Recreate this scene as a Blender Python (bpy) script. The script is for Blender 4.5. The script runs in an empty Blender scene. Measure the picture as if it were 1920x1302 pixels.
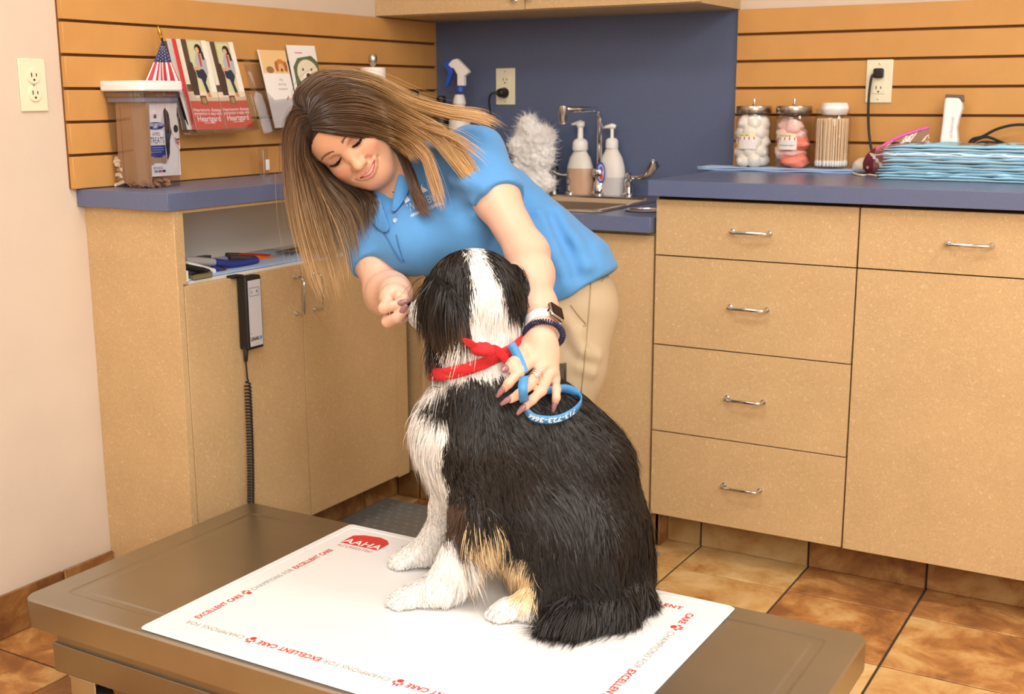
import bpy, bmesh, math, random
import numpy as np
from mathutils import Vector, Matrix
random.seed(7); np.random.seed(7)
scene = bpy.context.scene
COL = scene.collection
# ------------------------------------------------------------------ camera
FPX = 2251.67                       # focal length in pixels for a 1920 px wide frame
CAM = Vector((2.3307, -3.4711, 1.2220))
CR = Vector((0.8641, 0.5033, -0.0039)).normalized()
CF = Vector((-0.4935, 0.8457, -0.2032)).normalized()
CU = CR.cross(CF).normalized(); CR = CF.cross(CU).normalized()
cd = bpy.data.cameras.new('camera'); cam = bpy.data.objects.new('camera', cd); COL.objects.link(cam)
cd.sensor_fit = 'HORIZONTAL'; cd.sensor_width = 36.0; cd.lens = FPX*36.0/1920.0
cd.clip_start = 0.05; cd.clip_end = 50
cd.dof.use_dof = True; cd.dof.focus_distance = 2.46; cd.dof.aperture_fstop = 5.6
m = Matrix.Identity(4)
for i in range(3):
    m[i][0] = CR[i]; m[i][1] = CU[i]; m[i][2] = -CF[i]; m[i][3] = CAM[i]
cam.matrix_world = m
scene.camera = cam
# ------------------------------------------------------------------ world, lights, exposure
w = bpy.data.worlds.new('world'); scene.world = w; w.use_nodes = True
w.node_tree.nodes['Background'].inputs[0].default_value = (1.0, 0.93, 0.85, 1)
w.node_tree.nodes['Background'].inputs[1].default_value = 0.25
scene.view_settings.view_transform = 'Standard'; scene.view_settings.look = 'None'
scene.view_settings.gamma = 1.0; scene.view_settings.use_curve_mapping = False
scene.view_settings.exposure = 0.13
scene.cycles.transparent_max_bounces = 24
def area(name, loc, target, sx, sy, power, col):
    l = bpy.data.lights.new(name, 'AREA'); l.shape = 'RECTANGLE'; l.size = sx; l.size_y = sy; l.energy = power; l.color = col
    o = bpy.data.objects.new(name, l); COL.objects.link(o); o.location = loc
    o.rotation_euler = (Vector(target)-Vector(loc)).to_track_quat('-Z', 'Y').to_euler(); return o
WARM = (1.0, 0.975, 0.95)
LIGHTS = [((2.9, -3.6, 2.53), 1.2, 1.2, 30), ((1.2, -2.2, 2.53), 1.2, 0.6, 18), ((3.3, -1.4, 2.53), 1.2, 0.6, 30), ((1.0, -4.4, 2.53), 1.2, 0.6, 12)]
for i, (p, sx, sy, e) in enumerate(LIGHTS):
    area('ceiling_panel_light', p, (p[0], p[1], 0), sx, sy, e, WARM)
area('bounced_flash', (3.6, -4.4, 1.95), (0.9, -1.0, 0.75), 2.4, 1.4, 70, (1.0, 0.985, 0.965))
# ------------------------------------------------------------------ placing helpers (a pixel of the photo at a known plane)
def ray(x, y): return CF + CR*((x-960.0)/FPX) - CU*((y-651.0)/FPX)
def pX(x, y, X): d = ray(x, y); return CAM + d*((X-CAM.x)/d.x)
def pY(x, y, Y): d = ray(x, y); return CAM + d*((Y-CAM.y)/d.y)
def pZ(x, y, Z): d = ray(x, y); return CAM + d*((Z-CAM.z)/d.z)
FH = Vector((CF.x, CF.y, 0)).normalized(); RH = Vector((FH.y, -FH.x, 0))
def pW(x, y, wd): d = ray(x, y); return CAM + d*(wd/d.dot(FH))
# ------------------------------------------------------------------ materials
def lin(c):
    return tuple((v/255.0/12.92 if v <= 10.31 else ((v/255.0+0.055)/1.055)**2.4) for v in c) + (1.0,)
MATS = {}
def mat(name, rgb, rough=0.5, metal=0.0, spec=0.5, var=0.0, scale=30.0, bump=0.0, bscale=None, coat=0.0, trans=0.0, ior=1.45, sheen=0.0, sss=0.0, attr=None, rand=0.0, aniso=None, detail=4.0):
    if name in MATS: return MATS[name]
    M = bpy.data.materials.new(name); M.use_nodes = True; nt = M.node_tree; b = nt.nodes['Principled BSDF']
    c = lin(rgb); b.inputs['Base Color'].default_value = c
    b.inputs['Roughness'].default_value = rough; b.inputs['Metallic'].default_value = metal
    b.inputs['Specular IOR Level'].default_value = spec; b.inputs['Coat Weight'].default_value = coat
    b.inputs['Transmission Weight'].default_value = trans; b.inputs['IOR'].default_value = ior
    b.inputs['Sheen Weight'].default_value = sheen
    if sss: b.inputs['Subsurface Weight'].default_value = sss; b.inputs['Subsurface Radius'].default_value = (0.012, 0.005, 0.003); b.inputs['Subsurface Scale'].default_value = 0.6
    L = nt.links.new
    src = None
    if attr:
        a = nt.nodes.new('ShaderNodeAttribute'); a.attribute_name = attr; src = a.outputs['Color']
    tc = nt.nodes.new('ShaderNodeTexCoord'); mp = nt.nodes.new('ShaderNodeMapping'); L(tc.outputs['Object'], mp.inputs['Vector'])
    if aniso: mp.inputs['Scale'].default_value = aniso
    if var > 0:
        n = nt.nodes.new('ShaderNodeTexNoise'); n.inputs['Scale'].default_value = scale; n.inputs['Detail'].default_value = detail; L(mp.outputs[0], n.inputs['Vector'])
        mr = nt.nodes.new('ShaderNodeMapRange'); mr.inputs['To Min'].default_value = 1-var; mr.inputs['To Max'].default_value = 1+var; mr.inputs['From Min'].default_value = .25; mr.inputs['From Max'].default_value = .75
        L(n.outputs['Fac'], mr.inputs['Value'])
        mx = nt.nodes.new('ShaderNodeMix'); mx.data_type = 'RGBA'; mx.blend_type = 'MULTIPLY'; mx.inputs['Factor'].default_value = 1.0
        if src is None: mx.inputs[6].default_value = c
        else: L(src, mx.inputs[6])
        L(mr.outputs[0], mx.inputs[7]); src = mx.outputs[2]
    if rand > 0:
        oi = nt.nodes.new('ShaderNodeObjectInfo'); hs = nt.nodes.new('ShaderNodeHueSaturation')
        mr2 = nt.nodes.new('ShaderNodeMapRange'); mr2.inputs['To Min'].default_value = 1-rand; mr2.inputs['To Max'].default_value = 1+rand
        L(oi.outputs['Random'], mr2.inputs['Value']); L(mr2.outputs[0], hs.inputs['Value'])
        if src is None: hs.inputs['Color'].default_value = c
        else: L(src, hs.inputs['Color'])
        src = hs.outputs[0]
    if src is not None: L(src, b.inputs['Base Color'])
    if bump > 0:
        n2 = nt.nodes.new('ShaderNodeTexNoise'); n2.inputs['Scale'].default_value = bscale or scale*4; n2.inputs['Detail'].default_value = 5; L(mp.outputs[0], n2.inputs['Vector'])
        bp = nt.nodes.new('ShaderNodeBump'); bp.inputs['Strength'].default_value = bump; bp.inputs['Distance'].default_value = 0.002; L(n2.outputs['Fac'], bp.inputs['Height']); L(bp.outputs[0], b.inputs['Normal'])
    MATS[name] = M; return M
def clear(name, tint=(245, 246, 248), gloss=0.10, rough=0.03):
    if name in MATS: return MATS[name]
    M = bpy.data.materials.new(name); M.use_nodes = True; nt = M.node_tree; nt.nodes.clear(); L = nt.links.new
    out = nt.nodes.new('ShaderNodeOutputMaterial'); t = nt.nodes.new('ShaderNodeBsdfTransparent'); g = nt.nodes.new('ShaderNodeBsdfGlossy'); mx = nt.nodes.new('ShaderNodeMixShader')
    t.inputs[0].default_value = lin(tint); g.inputs['Roughness'].default_value = rough
    fr = nt.nodes.new('ShaderNodeLayerWeight'); fr.inputs[0].default_value = 0.25
    mr = nt.nodes.new('ShaderNodeMapRange'); mr.inputs['To Min'].default_value = gloss*0.5; mr.inputs['To Max'].default_value = min(1, gloss*5)
    L(fr.outputs['Facing'], mr.inputs['Value']); L(mr.outputs[0], mx.inputs[0]); L(t.outputs[0], mx.inputs[1]); L(g.outputs[0], mx.inputs[2]); L(mx.outputs[0], out.inputs[0])
    MATS[name] = M; return M
def fibre_mat(name, rgb, fleck, rough=0.45):
    M = mat(name, rgb, rough, var=0.05, scale=9, spec=0.35); nt = M.node_tree; b = nt.nodes['Principled BSDF']; L = nt.links.new
    src = b.inputs['Base Color'].links[0].from_socket
    tc = nt.nodes.new('ShaderNodeTexCoord')
    def band(scale, dist, lo, wd):
        n = nt.nodes.new('ShaderNodeTexNoise'); n.inputs['Scale'].default_value = scale; n.inputs['Detail'].default_value = 1; n.inputs['Distortion'].default_value = dist; L(tc.outputs['Object'], n.inputs['Vector'])
        s = nt.nodes.new('ShaderNodeMath'); s.operation = 'SUBTRACT'; s.inputs[1].default_value = lo; L(n.outputs['Fac'], s.inputs[0])
        a = nt.nodes.new('ShaderNodeMath'); a.operation = 'ABSOLUTE'; L(s.outputs[0], a.inputs[0])
        l = nt.nodes.new('ShaderNodeMath'); l.operation = 'LESS_THAN'; l.inputs[1].default_value = wd; L(a.outputs[0], l.inputs[0]); return l.outputs[0]
    f1 = band(95, 1.2, 0.60, 0.014); f2 = band(240, 0.6, 0.5, 0.03)
    def mixc(s, f, c, amt):
        mx = nt.nodes.new('ShaderNodeMix'); mx.data_type = 'RGBA'; k = nt.nodes.new('ShaderNodeMath'); k.operation = 'MULTIPLY'; k.inputs[1].default_value = amt; L(f, k.inputs[0]); L(k.outputs[0], mx.inputs['Factor']); L(s, mx.inputs[6]); mx.inputs[7].default_value = lin(c); return mx.outputs[2]
    s = mixc(src, f2, tuple(v*0.86 for v in rgb), 0.5); s = mixc(s, f1, fleck, 0.75)
    L(s, b.inputs['Base Color']); return M
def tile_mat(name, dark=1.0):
    M = mat(name, (170, 120, 70), 0.42, spec=0.4, bump=0.35, bscale=25); nt = M.node_tree; b = nt.nodes['Principled BSDF']; L = nt.links.new
    tc = nt.nodes.new('ShaderNodeTexCoord'); oi = nt.nodes.new('ShaderNodeObjectInfo')
    add = nt.nodes.new('ShaderNodeVectorMath'); add.operation = 'ADD'; L(tc.outputs['Object'], add.inputs[0])
    mul = nt.nodes.new('ShaderNodeVectorMath'); mul.operation = 'SCALE'; mul.inputs['Scale'].default_value = 40; cmb = nt.nodes.new('ShaderNodeCombineXYZ')
    for k in range(3): L(oi.outputs['Random'], cmb.inputs[k])
    L(cmb.outputs[0], mul.inputs[0]); L(mul.outputs[0], add.inputs[1])
    n = nt.nodes.new('ShaderNodeTexNoise'); n.inputs['Scale'].default_value = 7.5; n.inputs['Detail'].default_value = 9; n.inputs['Roughness'].default_value = .66; n.inputs['Distortion'].default_value = 0.5; L(add.outputs[0], n.inputs['Vector'])
    sh = nt.nodes.new('ShaderNodeMath'); sh.operation = 'MULTIPLY_ADD'; sh.inputs[1].default_value = 0.24; L(oi.outputs['Random'], sh.inputs[0]); 
    sub = nt.nodes.new('ShaderNodeMath'); sub.operation = 'ADD'; sub.inputs[1].default_value = -0.12; L(n.outputs['Fac'], sub.inputs[0]); L(sub.outputs[0], sh.inputs[2])
    cr = nt.nodes.new('ShaderNodeValToRGB'); e = cr.color_ramp.elements
    stops = [(0.30, (136, 90, 52)), (0.42, (172, 118, 66)), (0.50, (192, 146, 88)), (0.60, (204, 166, 108)), (0.76, (220, 188, 136))]
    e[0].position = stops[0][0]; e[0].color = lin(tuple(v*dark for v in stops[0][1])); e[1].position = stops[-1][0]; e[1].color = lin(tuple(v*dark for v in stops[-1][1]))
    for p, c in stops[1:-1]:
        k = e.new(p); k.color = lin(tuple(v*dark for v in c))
    L(sh.outputs[0], cr.inputs[0]); L(cr.outputs[0], b.inputs['Base Color']); return M
PRINT = mat('printed_colour', (255, 255, 255), 0.45, attr='Col', spec=0.4)
# ------------------------------------------------------------------ object helpers
LOC = {}
def tag(o, label, cat, group=None):
    o['label'] = label; o['category'] = cat
    if group: o['group'] = group
    return o
def thing(name, loc, label, cat, group=None):
    o = bpy.data.objects.new(name, None); COL.objects.link(o); o.location = loc; o.empty_display_size = 0.05
    LOC[o.name] = Vector(loc); return tag(o, label, cat, group)
def wloc(o):
    v = Vector((0, 0, 0))
    while o is not None: v += LOC.get(o.name, Vector((0, 0, 0))); o = o.parent
    return v
def structure(o): o['kind'] = 'structure'; return o
class MB:
    def __init__(s): s.v = []; s.f = []; s.c = []
    def add(s, vs, fs, col=None):
        n = len(s.v); s.v += [Vector(v) for v in vs]; s.f += [tuple(i+n for i in f) for f in fs]; s.c += [col]*len(fs); return s
    def box(s, c, d, rot=None, col=None):
        hx, hy, hz = d[0]/2, d[1]/2, d[2]/2
        vs = [Vector((x, y, z)) for x in (-hx, hx) for y in (-hy, hy) for z in (-hz, hz)]
        if rot is not None: vs = [rot @ v for v in vs]
        c = Vector(c); return s.add([c+v for v in vs], [(0, 1, 3, 2), (4, 6, 7, 5), (0, 4, 5, 1), (2, 3, 7, 6), (0, 2, 6, 4), (1, 5, 7, 3)], col)
    def bb(s, x0, x1, y0, y1, z0, z1, col=None): return s.box(((x0+x1)/2, (y0+y1)/2, (z0+z1)/2), (x1-x0, y1-y0, z1-z0), None, col)
    def tube(s, pts, r, seg=10, caps=True, col=None):
        pts = [Vector(p) for p in pts]; n = len(pts); rr = r if isinstance(r, (list, tuple)) else [r]*n
        t0 = (pts[1]-pts[0]).normalized(); a = t0.orthogonal().normalized(); vs = []
        for i, p in enumerate(pts):
            t = (pts[min(i+1, n-1)]-pts[max(i-1, 0)]).normalized(); a = (a - t*a.dot(t)).normalized(); b = t.cross(a)
            vs += [p + (a*math.cos(2*math.pi*k/seg) + b*math.sin(2*math.pi*k/seg))*rr[i] for k in range(seg)]
        fs = [(i*seg+k, i*seg+(k+1) % seg, (i+1)*seg+(k+1) % seg, (i+1)*seg+k) for i in range(n-1) for k in range(seg)]
        if caps: fs += [tuple(range(seg))[::-1], tuple((n-1)*seg+k for k in range(seg))]
        return s.add(vs, fs, col)
    def cyl(s, a, b, r0, r1=None, seg=20, col=None): return s.tube([a, b], [r0, r0 if r1 is None else r1], seg, True, col)
    def lathe(s, prof, o=(0, 0, 0), ax=(0, 0, 1), seg=28, sq=None, col=None):
        o = Vector(o); ax = Vector(ax).normalized(); a = ax.orthogonal().normalized(); b = ax.cross(a); vs = []
        if abs(ax.z) > .99: a, b = Vector((1, 0, 0)), Vector((0, 1, 0))
        sx, sy = sq or (1, 1)
        for r, z in prof: vs += [o + ax*z + (a*math.cos(2*math.pi*k/seg)*sx + b*math.sin(2*math.pi*k/seg)*sy)*r for k in range(seg)]
        n = len(prof); fs = [(i*seg+k, i*seg+(k+1) % seg, (i+1)*seg+(k+1) % seg, (i+1)*seg+k) for i in range(n-1) for k in range(seg)]
        if prof[0][0] > 1e-5: fs.append(tuple(range(seg))[::-1])
        if prof[-1][0] > 1e-5: fs.append(tuple((n-1)*seg+k for k in range(seg)))
        return s.add(vs, fs, col)
    def prism(s, pts, ex, col=None):
        pts = [Vector(p) for p in pts]; ex = Vector(ex); n = len(pts)
        return s.add(pts+[p+ex for p in pts], [tuple(range(n))[::-1], tuple(range(n, 2*n))]+[(i, (i+1) % n, (i+1) % n+n, i+n) for i in range(n)], col)
    def grid(s, P, col=None):
        nu, nv = len(P), len(P[0]); return s.add([p for r in P for p in r], [(i*nv+j, (i+1)*nv+j, (i+1)*nv+j+1, i*nv+j+1) for i in range(nu-1) for j in range(nv-1)], col)
    def build(s, name, material, parent=None, smooth=None, bevel=0.0, seg=2, loc=None, label=None, solid=0.0, sub=0):
        me = bpy.data.meshes.new(name); off = wloc(parent) if parent is not None else Vector(loc or (0, 0, 0))
        lo = Vector(loc) if (parent is not None and loc is not None) else None
        if lo is not None: off = lo
        me.from_pydata([tuple(v-off) for v in s.v], [], s.f); me.update()
        bm = bmesh.new(); bm.from_mesh(me); bmesh.ops.recalc_face_normals(bm, faces=bm.faces); bm.to_mesh(me); bm.free()
        if any(c is not None for c in s.c):
            at = me.color_attributes.new('Col', 'FLOAT_COLOR', 'CORNER'); i = 0; arr = np.ones((len(me.loops), 4), np.float32)
            for p in me.polygons:
                c = lin(s.c[p.index] or (255, 255, 255)); arr[p.loop_start:p.loop_start+p.loop_total] = c
            at.data.foreach_set('color', arr.ravel())
        return link(name, me, material, parent, smooth, bevel, seg, off, label, solid, sub)
def link(name, me, material, parent=None, smooth=None, bevel=0.0, seg=2, off=None, label=None, solid=0.0, sub=0):
    o = bpy.data.objects.new(name, me); COL.objects.link(o)
    if material is not None: me.materials.append(material)
    if parent is not None:
        o.parent = parent; o.location = (off or Vector()) - wloc(parent); LOC[o.name] = Vector(o.location)
    else: o.location = off or Vector(); LOC[o.name] = Vector(o.location)
    if smooth is None: smooth = bevel > 0
    if solid:
        md = o.modifiers.new('Solidify', 'SOLIDIFY'); md.thickness = solid; md.offset = 0
    if bevel > 0:
        md = o.modifiers.new('Bevel', 'BEVEL'); md.width = bevel; md.segments = seg; md.limit_method = 'ANGLE'; md.angle_limit = 0.6; md.harden_normals = False
    if sub:
        md = o.modifiers.new('Subdivision', 'SUBSURF'); md.levels = sub; md.render_levels = sub
    if smooth == 'auto' or (smooth and bevel > 0):
        for p in me.polygons: p.use_smooth = True
        try: me.set_sharp_from_angle(angle=0.6)
        except Exception: pass
    elif smooth:
        for p in me.polygons: p.use_smooth = True
    if label: o['label'] = label
    return o
def curve(pts, n=40):
    pts = [Vector(p) for p in pts]; P = [pts[0]*2-pts[1]]+pts+[pts[-1]*2-pts[-2]]; out = []
    m_ = len(pts)-1
    for i in range(n+1):
        u = i/n*m_; k = min(int(u), m_-1); t = u-k; a, b, c, d = P[k], P[k+1], P[k+2], P[k+3]
        out.append(0.5*((2*b)+(c-a)*t+(2*a-5*b+4*c-d)*t*t+(3*b-a-3*c+d)*t**3))
    return out
class Frame:
    def __init__(s, o, x, y):
        s.o = Vector(o); s.x = Vector(x).normalized(); s.n = s.x.cross(Vector(y)).normalized(); s.y = s.n.cross(s.x).normalized()
    def p(s, u, v, h=0.0): return s.o + s.x*u + s.y*v + s.n*h
    def rot(s): return Matrix((s.x, s.y, s.n)).transposed()
def poly(mb, fr, pts, h, col): mb.add([fr.p(u, v, h) for u, v in pts], [tuple(range(len(pts)))], col)
def rect(u0, v0, u1, v1): return [(u0, v0), (u1, v0), (u1, v1), (u0, v1)]
def oval(cx, cy, rx, ry, n=14, rot=0): return [(cx+rx*math.cos(2*math.pi*i/n)*math.cos(rot)-ry*math.sin(2*math.pi*i/n)*math.sin(rot), cy+rx*math.cos(2*math.pi*i/n)*math.sin(rot)+ry*math.sin(2*math.pi*i/n)*math.cos(rot)) for i in range(n)]
_dg = bpy.context.evaluated_depsgraph_get
def text_mesh(string, size, bold=0.0, align='LEFT', sx=1.0, space=1.0):
    cu = bpy.data.curves.new('t', 'FONT'); cu.body = string; cu.size = size; cu.align_x = align; cu.align_y = 'CENTER'; cu.offset = bold; cu.resolution_u = 3; cu.space_character = space
    o = bpy.data.objects.new('t', cu); COL.objects.link(o); bpy.context.view_layer.update()
    me = bpy.data.meshes.new_from_object(o.evaluated_get(_dg())); vs = [(v.co.x*sx, v.co.y) for v in me.vertices]; fs = [tuple(p.vertices) for p in me.polygons]
    bpy.data.objects.remove(o); bpy.data.curves.remove(cu); bpy.data.meshes.remove(me); return vs, fs
def text(mb, string, fr, u, v, size, col, h=0.0006, bold=0.0, align='LEFT', sx=1.0, ang=0.0, space=1.0, warp=None):
    vs, fs = text_mesh(string, size, bold, align, sx, space); ca, sa = math.cos(ang), math.sin(ang)
    P = [fr.p(u+a*ca-b*sa, v+a*sa+b*ca, h) for a, b in vs]
    if warp: P = [warp(p) for p in P]
    mb.add(P, fs, col); return max([a for a, b in vs] or [0])
# ------------------------------------------------------------------ setting
PAINT = mat('cream_wall_paint', (214, 198, 180), 0.7, spec=0.25, var=0.03, scale=6, bump=0.25, bscale=260)
CEIL = mat('white_ceiling_tile', (236, 232, 224), 0.85, bump=0.3, bscale=120)
GROUT = mat('dark_grout', (62, 50, 40), 0.9, var=0.1)
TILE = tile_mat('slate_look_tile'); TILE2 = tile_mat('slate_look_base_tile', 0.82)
SLAT = mat('honey_slat_board', (202, 150, 86), 0.5, spec=0.35, var=0.05, scale=14, bump=0.1, bscale=200)
SLATEDGE = mat('slat_groove_backing', (120, 78, 38), 0.8)
BLUE = mat('slate_blue_laminate', (94, 105, 138), 0.30, spec=0.6, var=0.05, scale=160, bump=0.08, bscale=400)
BLUEP = mat('slate_blue_backsplash', (88, 99, 128), 0.5, spec=0.35, var=0.04, scale=160, bump=0.05, bscale=400)
TAN = fibre_mat('tan_fibre_laminate', (200, 169, 124), (224, 198, 156))
DARKIN = mat('cabinet_gap_shadow_line', (60, 44, 30), 0.9)
WHITEIN = mat('white_melamine', (226, 222, 214), 0.5)
CHROME = mat('polished_chrome', (214, 218, 224), 0.10, 1.0)
NICKEL = mat('brushed_nickel', (198, 198, 196), 0.25, 1.0)
RX1, RY0, RZ = 4.3, -5.0, 2.56
T = 0.3023; TX0 = 1.191; TY0 = -0.6607
floor = structure(MB().bb(-0.1, RX1+.1, RY0-.1, 0.1, -0.05, -0.004).build('floor', GROUT))
tm = None
def tile_mesh(sx, sy, sz, name, bev):
    me = bpy.data.meshes.new(name); bm = bmesh.new(); bmesh.ops.create_cube(bm, size=1.0); bmesh.ops.scale(bm, vec=(sx, sy, sz), verts=bm.verts)
    bmesh.ops.bevel(bm, geom=[e for e in bm.edges if all(v.co.z > 0 for v in e.verts)], offset=bev, segments=1, affect='EDGES'); bm.to_mesh(me); bm.free(); return me
ft = tile_mesh(T-0.006, T-0.006, 0.008, 'tile', 0.0015)
def inst(name, me, loc, parent, material=None, rot=None):
    if material is not None and not me.materials: me.materials.append(material)
    o = bpy.data.objects.new(name, me); COL.objects.link(o); o.parent = parent; o.location = Vector(loc)-wloc(parent); LOC[o.name] = Vector(o.location)
    if rot: o.rotation_euler = rot
    return o
for i in range(-4, 11):
    for j in range(-1, 15):
        cx, cy = TX0+(i+.5)*T, TY0-(j-.5)*T - T
        if cx < 0.0 or cx > RX1 or cy < RY0: continue
        if cy > -0.45 and cx > 0: continue
        o = inst('tile', ft, (cx, cy, -0.004), floor, TILE); o.rotation_euler = (0, 0, random.choice((0, 1, 2, 3))*math.pi/2)
wall_left = structure(MB().bb(-0.12, 0, RY0-.1, 0.1, 0, RZ).build('wall_left', PAINT))
wall_back = structure(MB().bb(-0.1, RX1+.1, 0, 0.12, 0, RZ).build('wall_back', PAINT))
structure(MB().bb(RX1, RX1+.12, RY0-.1, 0.1, 0, RZ).build('wall_right', PAINT))
structure(MB().bb(-0.1, RX1+.1, RY0-.12, RY0, 0, RZ).build('wall_front', PAINT))
structure(MB().bb(-0.1, RX1+.1, RY0-.1, 0.1, RZ, RZ+.1).build('ceiling', CEIL))
LAMPM = mat('lamp_diffuser', (255, 250, 240), 0.6)
LAMPM.node_tree.nodes['Principled BSDF'].inputs['Emission Color'].default_value = (1, .95, .88, 1); LAMPM.node_tree.nodes['Principled BSDF'].inputs['Emission Strength'].default_value = 2.0
for i, (p, sx, sy, e) in enumerate(LIGHTS):
    t = thing('ceiling_lamp', (p[0], p[1], RZ), 'flush white ceiling lamp panel, '+['large square above the entrance side', 'over the lift table', 'near the drawer cabinets', 'in the front corner'][i], 'ceiling lamp', 'ceiling lamps out of view')
    f_ = MB(); 
    for a, b, c, d in ((-sx/2-.03, sx/2+.03, sy/2, sy/2+.03), (-sx/2-.03, sx/2+.03, -sy/2-.03, -sy/2), (-sx/2-.03, -sx/2, -sy/2, sy/2), (sx/2, sx/2+.03, -sy/2, sy/2)): f_.bb(p[0]+a, p[0]+b, p[1]+c, p[1]+d, RZ-.03, RZ)
    f_.build('frame', WHITEIN, t); MB().bb(p[0]-sx/2, p[0]+sx/2, p[1]-sy/2, p[1]+sy/2, RZ-.012, RZ-.004).build('diffuser', LAMPM, t)
# slat boards on the two walls
ZT, ZG0, PIT = 1.470, 1.400, 0.0765
edges = [ZT]+[ZG0-k*PIT for k in range(5)]+[1.0165]
MB().bb(0.0, 0.006, -1.54, 0, 1.0165, ZT).build('slat_backing', SLATEDGE, wall_left)
MB().bb(1.0805, RX1, -0.006, 0, 1.0165, ZT).build('slat_backing', SLATEDGE, wall_back)
def slat(mb, zt, zb, top):
    pass
for k in range(6):
    zt = edges[k]-(0.0 if k == 0 else 0.0034); zb = edges[k+1]+(0.0034 if k < 5 else 0.0)
    MB().bb(0.004, 0.019, -1.54, -0.0, zb, zt).build('slat', SLAT, wall_left, bevel=0.0012, seg=1)
    MB().bb(1.0805, RX1, -0.019, -0.004, zb, zt).build('slat', SLAT, wall_back, bevel=0.0012, seg=1)
MB().bb(0.02, 1.0805, -0.008, 0, 0.9, ZT).build('backsplash_panel', BLUEP, wall_back)
# tiled bases
def base_tiles(parent, a, b, n, thick, h, first):
    a, b, n = Vector(a), Vector(b), Vector(n); d = (b-a); Lm = d.length; d.normalize(); s = first
    while s < Lm:
        e = min(s+T, Lm); s0 = max(s, 0)
        if e-s0 > 0.01:
            c = a+d*((s0+e)/2)+n*(thick/2)+Vector((0, 0, h/2))
            dx, dy = abs(d.x)*(e-s0-.005)+abs(n.x)*thick, abs(d.y)*(e-s0-.005)+abs(n.y)*thick
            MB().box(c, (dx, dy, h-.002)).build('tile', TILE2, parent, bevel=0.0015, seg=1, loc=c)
        s += T
bb_ = structure(MB().bb(1.09, RX1, -0.4774, -0.44, 0, 0.098).build('baseboard_back', GROUT))
base_tiles(bb_, (1.09, -0.4774, 0), (RX1, -0.4774, 0), (0, -1, 0), 0.008, 0.1, TX0-T-1.09)
bs_ = structure(MB().bb(0.20, 1.09, -0.53, -0.50, 0, 0.098).build('baseboard_sink', GROUT))
base_tiles(bs_, (0.20, -0.53, 0), (1.09, -0.53, 0), (0, -1, 0), 0.008, 0.1, 0.284-T-0.2)
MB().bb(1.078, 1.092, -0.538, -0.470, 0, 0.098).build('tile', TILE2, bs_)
bk_ = structure(MB().bb(0.15, 0.19, -1.49, -0.53, 0, 0.098).build('baseboard_cabinet', GROUT))
base_tiles(bk_, (0.19, -1.49, 0), (0.19, -0.53, 0), (1, 0, 0), 0.008, 0.1, -0.12)
bl_ = structure(MB().bb(0.0, 0.006, RY0, -1.50, 0, 0.098).build('baseboard_left', GROUT))
base_tiles(bl_, (0.004, RY0, 0), (0.004, -1.50, 0), (1, 0, 0), 0.008, 0.105, 0.02)
# ------------------------------------------------------------------ cabinets
def bar_handle(parent, c, along, out, length=0.096, r=0.0042, stand=0.03, name='handle'):
    c, al, ou = Vector(c), Vector(along), Vector(out); h = length/2
    pts = [c-al*h, c-al*h+ou*(stand*.55), c-al*(h-.004)+ou*(stand*.88), c-al*(h-.012)+ou*stand, c+al*(h-.012)+ou*stand, c+al*(h-.004)+ou*(stand*.88), c+al*h+ou*(stand*.55), c+al*h]
    mb = MB().tube(pts, r, 10)
    for s in (-1, 1): mb.cyl(c+al*(h*s), c+al*(h*s)+ou*.004, .007, .006, 12)
    return mb.build(name, CHROME, parent, smooth='auto', loc=c)
YF = -0.5906
zs = [0.966, 0.8195, 0.5825, 0.3465, 0.110]; HZ = [0.892, 0.700, 0.462, 0.226]
t = thing('drawer_cabinet', (1.345, -.3, 0), 'tan laminate base cabinet with four stacked drawers beside the sink', 'cabinet', 'tan base cabinets')
MB().bb(1.082, 1.604, -0.571, -0.0, 0.105, 0.968).build('body', DARKIN, t)
MB().bb(1.080, 1.0835, -0.5735, -0.0, 0.105, 0.974).build('side_panel', TAN, t)
for k in range(4):
    z1, z0 = zs[k]-.0015, zs[k+1]+.0015
    d = MB().bb(1.0845, 1.6045, YF, YF+.019, z0, z1).build('drawer_front', TAN, t, bevel=.0008, seg=1, loc=(1.345, YF, z0))
    bar_handle(d, (1.3415, YF, HZ[k]), (1, 0, 0), (0, -1, 0))
t = thing('door_cabinet', (1.86, -.3, 0), 'tan laminate base cabinet with one drawer above a tall plain door', 'cabinet', 'tan base cabinets')
MB().bb(1.606, 2.112, -0.571, -0.0, 0.105, 0.968).build('body', DARKIN, t)
d = MB().bb(1.6085, 2.110, YF, YF+.019, 0.821, 0.9645).build('drawer_front', TAN, t, bevel=.0008, seg=1, loc=(1.86, YF, .82)); bar_handle(d, (1.8585, YF, 0.8915), (1, 0, 0), (0, -1, 0))
MB().bb(1.6085, 2.110, YF, YF+.019, 0.110, 0.818).build('door', TAN, t, bevel=.0008, seg=1)
t = thing('end_cabinet', (2.6, -.3, 0), 'tan laminate base cabinet at the far end of the high worktop', 'cabinet', 'tan base cabinets')
MB().bb(2.114, 3.1, -0.571, -0.03, 0.105, 0.968).build('body', DARKIN, t)
for a, b in ((2.1145, 2.605), (2.6085, 3.1)): MB().bb(a, b, YF, YF+.019, 0.110, 0.9645).build('door', TAN, t, bevel=.0008, seg=1)
tag(MB().bb(1.071, 3.12, -0.618, -0.02, 0.974, 1.0145).build('countertop', BLUE, None, bevel=.0015, seg=2, loc=(1.071, -.3, .974)), 'high slate-blue worktop over the drawer cabinets, carrying jars and pads', 'worktop', 'slate-blue worktops')
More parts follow.
